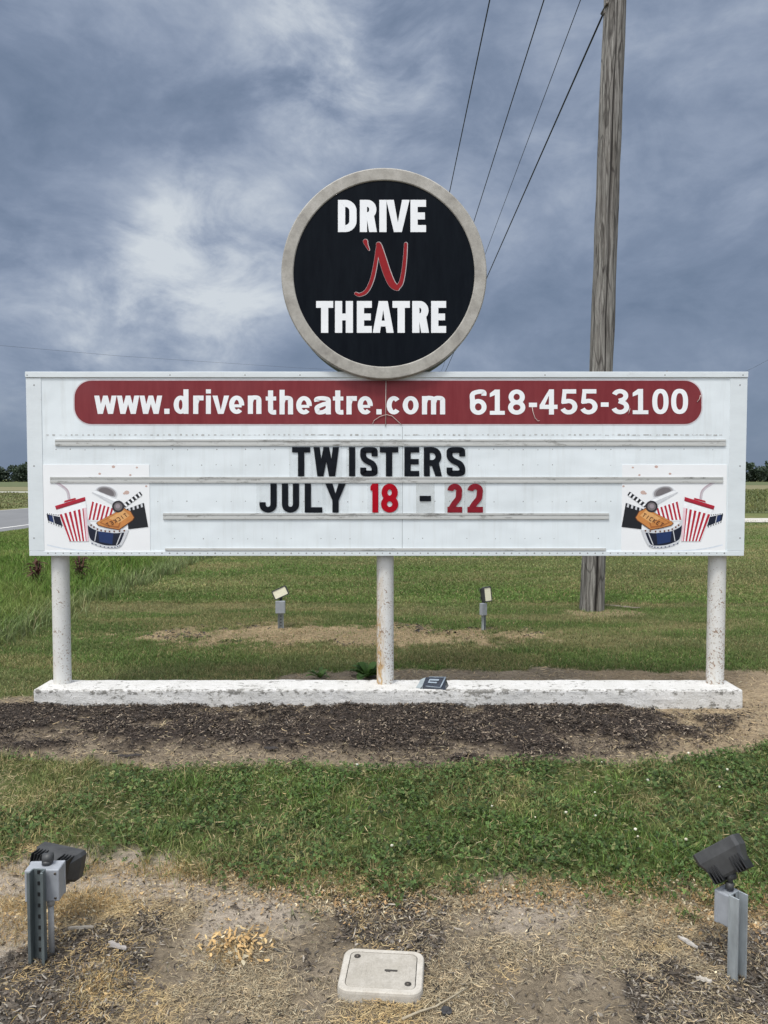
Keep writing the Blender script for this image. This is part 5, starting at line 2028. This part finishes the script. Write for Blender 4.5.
def litter():
    # mulch: dark shredded bark in the bed, grey weathered chips in front
    x, y, w = scatter(150000, -3.4, 3.0, 3.9, 5.12, lambda w, x, y: np.clip(w['mulch'] * (.35 + .65 * ss(.34, .56, fbm(x, y, 4.5, 371))) + .05 * w['strip'], 0, 1))
    n = len(x)
    c = jitter_col(np.array([.048, .038, .031]), n, .55, np.array([.22, .175, .13]), .15)
    k = RNG.random(n) < .012
    c[k] = np.array([.42, .36, .28])
    sets = [flat_bits(x, y, 0.007 + 0.030 * RNG.random(n) ** 2.2, 0.0025 + 0.006 * RNG.random(n) ** 1.5, c, zoff=.007, tilt=.3)]
    # ring of mulch behind the light on the oval
    x, y, w = scatter(9000, -2.4, 1.6, 7.0, 8.3, lambda w, x, y: w['oval'] * .35 * ss(.45, .6, fbm(x, y, 2, 311)))
    n = len(x)
    c = jitter_col(np.array([.06, .05, .042]), n, .4)
    sets.append(flat_bits(x, y, 0.02 + 0.04 * RNG.random(n), 0.008 + 0.008 * RNG.random(n), c, zoff=.006))
    x, y, w = scatter(60000, -1.9, 1.9, 2.0, 3.0, lambda w, x, y: np.clip(w['mulch_near'] * .95 + .10 * w['near'], 0, 1))
    n = len(x)
    c = jitter_col(np.array([.085, .072, .059]), n, .5, np.array([.30, .27, .225]), .14)
    sets.append(flat_bits(x, y, 0.006 + 0.030 * RNG.random(n) ** 2.6, 0.002 + 0.006 * RNG.random(n) ** 1.6, c, zoff=.005, tilt=.22))
    merge('bark_mulch', sets, M['litter'], 'dark shredded bark mulch spread around the sign and lights')

    # straw: cut dry grass, fine and pale
    sets = []
    x, y, w = scatter(230000, -1.9, 1.9, 1.95, 3.15, lambda w, x, y: np.clip(w['near'] * (1 - .62 * w['mulch_near']) * (1 - .88 * w['sand']) * np.clip(3.4 * fbm(x, y, 4.5, 331) - 1.25, .06, 1), 0, 1))
    n = len(x)
    # dead tufts
    gold = np.clip(ss(.54, .68, fbm(x, y, 3.0, 341) + .12 * ss(2.6, 2.85, y)) + np.exp(-(((x + 1.15) / .38) ** 2 + ((y - 2.66) / .12) ** 2)) + .9 * np.exp(-(((x + .85) / .12) ** 2 + ((y - 2.28) / .2) ** 2)) + .9 * np.exp(-(((x - 1.3) / .3) ** 2 + ((y - 2.72) / .14) ** 2)), 0, 1)
    c = lerp_col(jitter_col(np.array([.36, .295, .19]), n, .42), jitter_col(np.array([.47, .35, .175]), n, .30), gold)
    sets.append(flat_bits(x, y, 0.008 + 0.032 * RNG.random(n) ** 2, 0.0009 + 0.0010 * RNG.random(n), c, zoff=.006, curl=.35, tilt=.25))
    x, y, w = scatter(36000, -3.3, 3.3, 3.9, 6.3, lambda w, x, y: np.clip(w['strip'] * (1 - .93 * w['mulch']) * np.clip(1.5 * fbm(x, y, 3, 351) - .25, 0, 1), 0, 1))
    n = len(x)
    c = jitter_col(np.array([.36, .29, .18]), n, .3)
    sets.append(flat_bits(x, y, 0.015 + 0.045 * RNG.random(n), 0.002 + 0.002 * RNG.random(n), c, zoff=.006, curl=.3))
    x, y, w = scatter(26000, -3.0, 2.0, 6.8, 8.5, lambda w, x, y: w['oval'] * np.clip(2 * fbm(x, y, 2.5, 381) - .6, .05, .8))
    n = len(x)
    c = jitter_col(np.array([.34, .26, .15]), n, .3)
    sets.append(flat_bits(x, y, 0.015 + 0.035 * RNG.random(n), 0.0025 + 0.002 * RNG.random(n), c, zoff=.003, curl=.3, tilt=.1))
    # the front lawn holds some dead clippings too
    x, y, w = scatter(40000, -3.0, 3.0, 2.6, 4.4, lambda w, x, y: w['front_grass'] * np.clip(2.6 * fbm(x, y, 3.5, 361) - .85 + .2 * ss(0, -1.4, x), 0, .9) * (1 - .5 * w['clover']))
    n = len(x)
    c = jitter_col(np.array([.33, .27, .15]), n, .3)
    sets.append(flat_bits(x, y, 0.015 + 0.04 * RNG.random(n), 0.0015 + 0.0015 * RNG.random(n), c, zoff=.016, curl=.3))
    merge('dry_straw', sets, M['litter'], 'fine dry cut grass lying over the bare soil')

    # dead leaves in drifts
    sets = []
    for (px, py, sx_, sy_, n, colr) in ((330, 898, .20, .06, 1500, np.array([.30, .205, .105])), (90, 905, .14, .06, 420, GOLD), (735, 915, .16, .10, 2600, np.array([.30, .205, .105])), (600, 893, .34, .05, 2200, np.array([.30, .205, .105])),
                                        (470, 900, .26, .05, 1100, np.array([.30, .205, .105])), (100, 985, .05, .08, 160, GOLD), (30, 915, .10, .06, 260, GOLD), (210, 885, .14, .05, 300, GOLD), (550, 925, .25, .12, 220, np.array([.34, .26, .14])), (270, 880, .12, .06, 260, GOLD)):
        g = G(px, py)
        n = int(n * .65)
        x = g.x + RNG.normal(0, sx_ * 1.15, n)
        y = g.y + RNG.normal(0, sy_ * 1.15, n)
        c = jitter_col(colr, n, .28, PALE, .18)
        sets.append(flat_bits(x, y, 0.005 + 0.012 * RNG.random(n) ** 1.4, 0.003 + 0.005 * RNG.random(n), c, zoff=.007, curl=.5, tilt=.5))
    g = G(240, 946)
    n = 210
    x, y = g.x + RNG.normal(0, .060, n), g.y + RNG.normal(0, .050, n)
    sets.append(flat_bits(x, y, 0.010 + 0.014 * RNG.random(n), 0.005 + 0.006 * RNG.random(n), jitter_col(np.array([.42, .29, .135]), n, .32, PALE, .15), zoff=.014, curl=.5, tilt=.5))
    merge('dead_leaves', sets, M['litter'], 'small golden dead leaves drifted on the bare ground')
    # pebbles and crumbs of soil
    x, y, w = scatter(16000, -3.2, 3.2, 2.0, 6.0, lambda w, x, y: np.clip(w['bare'] * (1 - w['mulch']) * .7, 0, 1))
    n = len(x)
    b = bmesh.new()
    bmesh.ops.create_icosphere(b, subdivisions=1, radius=1)
    sv = np.array([v.co[:] for v in b.verts])
    sf = np.array([[v.index for v in f.verts] for f in b.faces])
    b.free()
    s = 0.0015 + 0.005 * RNG.random(n) ** 3
    z = height(x, y)
    V = sv[None] * s[:, None, None] * (1 + RNG.normal(0, .2, (n, len(sv), 1))) * np.array([1, 1, .6]) + np.stack([x, y, z], 1)[:, None]
    F_ = sf[None] + (np.arange(n) * len(sv))[:, None, None]
    c = np.repeat(jitter_col(np.array([.24, .20, .155]), n, .3), len(sv), 0)
    o = mesh_np('soil_crumbs', V.reshape(-1, 3), F3=F_.reshape(-1, 3), mat=M['litter'], col=np.clip(c, 0, 1))
    tag(o, 'crumbs of dry soil on the bare patches', kind='stuff')


litter()


# single pieces one can point at -------------------------------------------------
def wood_chip(px, py, ln, wd, yaw, colr, lab, name='wood_chip', cat='wood chip', group='loose wood chips on the ground', tilt=0.0):
    g = G(px, py)
    z = gz(g.x, g.y) + 0.011
    R = Matrix.Translation((g.x, g.y, z)) @ Matrix.Rotation(yaw, 4, 'Z') @ Matrix.Rotation(tilt, 4, 'Y')
    rnd = random.Random(px * 7 + py)
    n = 9
    top, bot = [], []
    vs, fs = [], []
    for i in range(n):
        u = i / (n - 1) - .5
        k = (1 - abs(2 * u) ** 2.5) * .8 + .2
        k *= rnd.uniform(.45, 1.15)
        wob = rnd.uniform(-.22, .22) * wd
        for s, zz in ((-1, .0), (-.7, .006), (.7, .006 + rnd.uniform(0, .004)), (1, 0)):
            vs.append(R @ Vector((u * ln, s * wd * k / 2 + wob, zz)))
    for i in range(n - 1):
        for k in range(4):
            fs.append((i * 4 + k, i * 4 + (k + 1) % 4, (i + 1) * 4 + (k + 1) % 4, (i + 1) * 4 + k))
    fs += [(3, 2, 1, 0), tuple((n - 1) * 4 + k for k in range(4))]
    mb = MB().add(vs, fs, 0)
    mt = simple('chip_wood_%d' % px, colr, .85, var=.4, scale=80, bmp=.3, stretch=(.3, 1, 1))
    o = mb.build(name, mt, None, (g.x, g.y, z))
    tag(o, lab, cat, group)


wood_chip(688, 944, .075, .016, rad(-55), (.36, .34, .31), 'pale grey pointed wood chip left of the right front flood light')
wood_chip(704, 981, .045, .016, rad(-25), (.40, .37, .32), 'pale stubby wood chip below the post of the right front flood light')
wood_chip(81, 932, .085, .011, rad(4), (.38, .34, .28), 'long pale wood chip right of the left front flood light')
wood_chip(118, 949, .080, .020, rad(-28), (.30, .28, .26), 'grey curled wood chip lying apart, right of the left front flood light')
wood_chip(130, 756.5, .13, .035, rad(14), (.035, .030, .028), 'long dark bark piece on the pale soil strip, below left part of footing', 'bark_piece', 'bark piece', 'dark bark pieces on the soil strip')
wood_chip(112, 754, .06, .028, rad(5), (.035, .030, .028), 'smaller dark bark piece beside the long one on the soil strip', 'bark_piece', 'bark piece', 'dark bark pieces on the soil strip')
wood_chip(271, 753.5, .085, .035, rad(-5), (.035, .030, .028), 'lone dark bark piece on soil strip under the middle of the sign', 'bark_piece', 'bark piece', 'dark bark pieces on the soil strip')


def stick(pts, r, lab, colr):
    ps = []
    for px, py in pts:
        g = G(px, py)
        g.z = gz(g.x, g.y) + .010 + r
        ps.append(g)
    mb = MB().tube(ps, [r * (1 - .6 * i / (len(ps) - 1)) for i in range(len(ps))], n=7)
    o = mb.build('twig', simple('twig_bark', colr, .85, var=.3, scale=60), None, ps[0])
    tag(o, lab, 'twig', 'dry twigs beside the valve box')


stick([(402, 1022), (420, 1016), (436, 1010), (452, 1000), (468, 991)], .0042, 'thicker pale dry twig right of the grey utility box lid', (.36, .31, .22))
stick([(424, 1012), (431, 1003), (436, 994)], .0018, 'short thin straw twig leaning over the thicker twig', (.45, .38, .24))


def stone():
    g = G(446.5, 1013)
    b = bmesh.new()
    bmesh.ops.create_icosphere(b, subdivisions=3, radius=.0155)
    for v in b.verts:
        n = v.co.normalized()
        v.co *= 1 + .18 * math.sin(n.x * 5 + 1) * math.cos(n.y * 4) + .1 * math.sin(n.z * 9)
        v.co.z *= .7
    b.transform(Matrix.Translation((g.x, g.y, gz(g.x, g.y) + .012)))
    o = MB().bm(b, 0, False).build('stone', M['stone'], None, g)
    tag(o, 'dark angular stone beside the dry twig at the bottom edge', 'stone')


stone()


# weeds -------------------------------------------------
def broad_plant(name, px, py, n, ln, wd, up, colr, lab, cat, group, stem_h=0.0):
    g = G(px, py)
    z = gz(g.x, g.y)
    t = thing(name, lab, cat, (g.x, g.y, z), group)
    rnd = random.Random(int(px * 31 + py))
    V, F4, C = [], [], []
    mb = MB()
    col = []
    for i in range(n):
        a = rnd.random() * 2 * PI
        L = ln * rnd.uniform(.6, 1.15)
        W = wd * rnd.uniform(.7, 1.2)
        el = up + rnd.uniform(-.35, .35)
        base = Vector((g.x, g.y, z + stem_h * rnd.random()))
        d = Vector((math.cos(a) * math.cos(el), math.sin(a) * math.cos(el), math.sin(el)))
        s = Vector((-math.sin(a), math.cos(a), 0))
        prof = ((0, .12), (.25, .8), (.55, 1.0), (.8, .7), (1.0, .08))
        vs = []
        for u, k in prof:
            c = base + d * L * u - Vector((0, 0, 1)) * L * .45 * u * u
            c.z = max(c.z, z + .004)
            fold = Vector((0, 0, W * .18 * k))
            vs += [c - s * W * k / 2 + fold, c, c + s * W * k / 2 + fold]
        fs = []
        for j in range(4):
            fs += [(j * 3, j * 3 + 1, j * 3 + 4, j * 3 + 3), (j * 3 + 1, j * 3 + 2, j * 3 + 5, j * 3 + 4)]
        mb.add(vs, fs, 0, True)
        k = rnd.uniform(.7, 1.35)
        col += [[colr[0] * k, colr[1] * k, colr[2] * k]] * len(vs)
    o = mb.build('leaves', M['blade'], t)
    at = o.data.color_attributes.new('Col', 'FLOAT_COLOR', 'POINT')
    at.data.foreach_set('color', np.concatenate([np.array(col), np.ones((len(col), 1))], 1).astype(np.float32).ravel())
    if stem_h:
        mb = MB()
        for k in range(5):
            a = rnd.random() * 2 * PI
            s = .12 * rnd.random()
            mb.tube([(g.x, g.y, z), (g.x + math.cos(a) * s * .5, g.y + math.sin(a) * s * .5, z + stem_h * .55), (g.x + math.cos(a) * s, g.y + math.sin(a) * s, z + stem_h * rnd.uniform(.85, 1.1))], [.006, .009, .012], n=6)
        mb.build('stems', simple('dock_stem', (.075, .03, .018), .8, var=.3), t)


broad_plant('broadleaf_weed', 367, 677, 30, .25, .075, .95, (.075, .145, .034), 'leafy dark green weed behind the footing, close to the middle post', 'weed', 'leafy weeds behind the footing')
broad_plant('broadleaf_weed', 320, 679, 14, .15, .04, 1.0, (.085, .15, .04), 'small pale green weed behind the footing, apart from the middle post', 'weed', 'leafy weeds behind the footing')
broad_plant('dock_plant', 36, 591, 80, .20, .036, .55, (.085, .042, .030), 'reddish brown dock plant in the tall grass, left of the left post', 'dock plant', 'brown dock plants in the tall grass', .40)
broad_plant('dock_plant', 80, 583, 70, .19, .036, .6, (.080, .044, .030), 'reddish brown dock plant in the tall grass, just right of the left post', 'dock plant', 'brown dock plants in the tall grass', .38)


def stubby_roots():
    # flat weathered slab of wood in the lawn beside the pole
    wood_chip(622, 607, .42, .10, rad(-35), (.16, .135, .10), 'flat weathered piece of wood in the lawn beside the pole foot', 'wood_scrap', 'wood scrap', None)


stubby_roots()


# ------------------------------------------------------------------ far tree line
def treeline():
    V, F4, C = [], [], []
    off = 0
    rnd = np.random.default_rng(5)
    x = -330.0
    while x < 330:
        Yt = 405 + rnd.uniform(-8, 30)
        Ht = rnd.uniform(9.4, 11.8)
        W = rnd.uniform(3.5, 6.0)
        n = 420
        # clumps
        nc = 9
        cc = np.stack([rnd.normal(0, W * .5, nc), rnd.normal(0, W * .4, nc), rnd.uniform(.18, .86, nc) * Ht], 1)
        ci = rnd.integers(0, nc, n)
        d = rnd.normal(0, 1, (n, 3))
        d /= np.linalg.norm(d, axis=1)[:, None]
        rad_ = rnd.uniform(.6, 1.0, n)[:, None] * np.array([[W * .45, W * .45, Ht * .17]])
        p = cc[ci] + d * rad_ + np.array([[x, Yt, 0]])
        low = rnd.random(n) < .25
        p[low] = np.stack([x + rnd.normal(0, W * .6, low.sum()), Yt + rnd.normal(0, 2, low.sum()), rnd.uniform(0, Ht * .4, low.sum())], 1)
        s = rnd.uniform(.35, .8, n)[:, None]
        a = rnd.normal(0, 1, (n, 3))
        a /= np.linalg.norm(a, axis=1)[:, None]
        b = np.cross(a, rnd.normal(0, 1, (n, 3)))
        b /= np.linalg.norm(b, axis=1)[:, None]
        q = np.stack([p - a * s - b * s * .6, p + a * s - b * s * .6, p + a * s + b * s * .6, p - a * s + b * s * .6], 1)
        V.append(q.reshape(-1, 3))
        F4.append(np.arange(n * 4).reshape(n, 4) + off)
        off += n * 4
        tone = rnd.uniform(.7, 1.2)
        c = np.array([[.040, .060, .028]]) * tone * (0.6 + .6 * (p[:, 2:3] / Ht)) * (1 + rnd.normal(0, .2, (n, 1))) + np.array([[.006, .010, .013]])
        C.append(np.repeat(np.clip(c, .004, 1), 4, 0))
        x += rnd.uniform(1.5, 2.8)
    o = mesh_np('treeline', np.concatenate(V), F4=np.concatenate(F4), mat=M['leaf'], col=np.concatenate(C))
    tag(o, 'dark far-off line of trees on the horizon beyond the fields', kind='stuff')


treeline()


# ------------------------------------------------------------------ sky and light
SUN_EL, SUN_AZ = rad(64), rad(208)      # azimuth measured from +Y clockwise: behind and a little left of the viewer


def make_world():
    w = bpy.data.worlds.new('World')
    scene.world = w
    w.use_nodes = True
    nt = w.node_tree
    nt.nodes.clear()
    L = nt.links.new
    out = N(nt, 'ShaderNodeOutputWorld')
    sky = N(nt, 'ShaderNodeTexSky', sky_type='NISHITA')
    sky.sun_disc = False
    sky.sun_elevation = SUN_EL
    sky.sun_rotation = SUN_AZ
    bg1 = N(nt, 'ShaderNodeBackground')
    bg1.inputs['Strength'].default_value = 0.08
    L(sky.outputs[0], bg1.inputs['Color'])
    tc = N(nt, 'ShaderNodeTexCoord')
    sep = N(nt, 'ShaderNodeSeparateXYZ')
    L(tc.outputs['Generated'], sep.inputs[0])
    zc = math_n(nt, 'ADD', math_n(nt, 'MAXIMUM', sep.outputs[2], 0.0), 0.22)
    u = math_n(nt, 'DIVIDE', sep.outputs[0], zc)
    v = math_n(nt, 'DIVIDE', sep.outputs[1], zc)
    cmb = N(nt, 'ShaderNodeCombineXYZ')
    L(u, cmb.inputs[0])
    L(v, cmb.inputs[1])
    vec = cmb.outputs[0]
    dm = N(nt, 'ShaderNodeMapping')
    dm.inputs['Location'].default_value = (3.1, 1.7, 5.2)
    dm.inputs['Rotation'].default_value = (0, rad(-14), 0)
    dm.inputs['Scale'].default_value = (1.0, 1.0, 1.75)
    L(tc.outputs['Generated'], dm.inputs['Vector'])
    dome = dm.outputs[0]
    n1 = noise(nt, dome, 2.6, 11, 0.58, 0.25)
    mp = N(nt, 'ShaderNodeMapping')
    mp.inputs['Rotation'].default_value = (0, 0, rad(18))
    mp.inputs['Scale'].default_value = (1.0, 1.35, 1)
    L(vec, mp.inputs['Vector'])
    n2 = noise(nt, dome, 6.2, 11, 0.60, 0.5)
    n3 = noise(nt, vec, 0.38, 4, 0.5, 0.2)
    n4 = noise(nt, dome, 17.0, 9, 0.62, 0.6)

    def spot(px, py, r0, r1):
        a, b = (px - 384) / F, (512 - py) / F
        d = Vector((a, CP + b * SP, -SP + b * CP)).normalized()
        dp = N(nt, 'ShaderNodeVectorMath', operation='DOT_PRODUCT')
        L(tc.outputs['Generated'], dp.inputs[0])
        dp.inputs[1].default_value = d
        mr = N(nt, 'ShaderNodeMapRange', interpolation_type='SMOOTHSTEP')
        mr.inputs['From Min'].default_value = math.cos(rad(r1))
        mr.inputs['From Max'].default_value = math.cos(rad(r0))
        L(dp.outputs['Value'], mr.inputs['Value'])
        return mr.outputs[0]
    # clouds: value field from noise, then tinted
    f = math_n(nt, 'ADD', math_n(nt, 'MULTIPLY', n1, 0.72), math_n(nt, 'MULTIPLY', n2, 0.62))
    f = math_n(nt, 'ADD', f, math_n(nt, 'MULTIPLY', n4, 0.20))
    f = math_n(nt, 'ADD', math_n(nt, 'SUBTRACT', f, 0.42), math_n(nt, 'MULTIPLY', n3, 0.20))
    # f is about 0.45 on average
    wob = math_n(nt, 'MULTIPLY', math_n(nt, 'SUBTRACT', noise(nt, dome, 7.5, 10, 0.60, 0.5), 0.28), 4.5)
    for px, py, r0, r1, k in ((212, 268, 0, 9, .27), (355, 55, 0, 9, .27), (300, 95, 0, 7, .06), (30, 335, 0, 10, .16), (160, 335, 0, 10, .14), (330, 175, 0, 6, .06), (490, 130, 0, 9, .09), (60, 60, 0, 16, .07), (230, 20, 0, 12, .04), (690, 40, 0, 14, .05),
                              (120, 190, 0, 11, -.06), (700, 330, 0, 22, -.04), (440, 40, 0, 7, -.06), (600, 90, 0, 10, .02), (330, 350, 0, 7, -.05), (280, 140, 0, 6, -.04)):
        s = spot(px, py, r0, r1)
        f = math_n(nt, 'ADD', f, math_n(nt, 'MULTIPLY', math_n(nt, 'MULTIPLY', s, k), wob if k > 0 else 1.0))
    col = ramp(nt, f, [(0.24, (0.155, 0.208, 0.305)), (0.42, (0.215, 0.272, 0.382)), (0.54, (0.285, 0.345, 0.460)), (0.68, (0.390, 0.450, 0.555)), (0.82, (0.53, 0.585, 0.665)), (1.0, (0.66, 0.71, 0.76))])
    # low sky towards the horizon
    hz = N(nt, 'ShaderNodeMapRange', interpolation_type='SMOOTHSTEP')
    hz.inputs['From Min'].default_value = 0.0
    hz.inputs['From Max'].default_value = 0.16
    hz.inputs['To Min'].default_value = 0.75
    hz.inputs['To Max'].default_value = 0.0
    L(sep.outputs[2], hz.inputs['Value'])
    col = mixc(nt, hz.outputs[0], col, (0.160, 0.218, 0.322, 1))
    # sky brightened around the hidden sun and behind the viewer, added to light the sign
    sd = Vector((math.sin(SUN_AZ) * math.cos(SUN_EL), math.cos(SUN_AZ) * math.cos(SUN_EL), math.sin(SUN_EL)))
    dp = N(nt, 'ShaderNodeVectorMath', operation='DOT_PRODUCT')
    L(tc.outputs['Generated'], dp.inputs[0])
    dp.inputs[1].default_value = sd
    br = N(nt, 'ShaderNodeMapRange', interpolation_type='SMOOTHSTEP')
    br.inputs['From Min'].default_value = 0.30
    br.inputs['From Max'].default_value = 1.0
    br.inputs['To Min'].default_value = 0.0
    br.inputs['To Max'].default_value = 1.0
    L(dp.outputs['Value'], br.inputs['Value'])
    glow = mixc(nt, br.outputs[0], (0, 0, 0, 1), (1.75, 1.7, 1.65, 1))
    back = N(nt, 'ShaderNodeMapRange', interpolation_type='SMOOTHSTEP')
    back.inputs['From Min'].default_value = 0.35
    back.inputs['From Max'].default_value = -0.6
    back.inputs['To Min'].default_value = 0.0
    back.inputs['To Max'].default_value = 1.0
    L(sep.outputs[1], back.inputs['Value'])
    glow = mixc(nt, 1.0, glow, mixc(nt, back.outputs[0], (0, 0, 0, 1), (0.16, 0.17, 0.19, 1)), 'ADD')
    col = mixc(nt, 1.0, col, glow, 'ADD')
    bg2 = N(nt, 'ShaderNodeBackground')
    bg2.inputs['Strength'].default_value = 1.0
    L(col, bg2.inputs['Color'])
    mx = N(nt, 'ShaderNodeMixShader')
    mx.inputs[0].default_value = 0.93
    L(bg1.outputs[0], mx.inputs[1])
    L(bg2.outputs[0], mx.inputs[2])
    L(mx.outputs[0], out.inputs['Surface'])
    sun = bpy.data.lights.new('sun', 'SUN')
    sun.energy = 2.25
    sun.angle = rad(12)
    sun.color = (1.0, 0.96, 0.90)
    so = bpy.data.objects.new('sun', sun)
    COL.objects.link(so)
    so.rotation_euler = (-sd).to_track_quat('-Z', 'Y').to_euler()
    so.location = (0, -5, 12)


make_world()

scene.view_settings.view_transform = 'Standard'
scene.view_settings.look = 'None'
scene.view_settings.exposure = 0
scene.view_settings.gamma = 1
scene.render.engine = 'CYCLES'
scene.cycles.max_bounces = 8
scene.cycles.transparent_max_bounces = 12
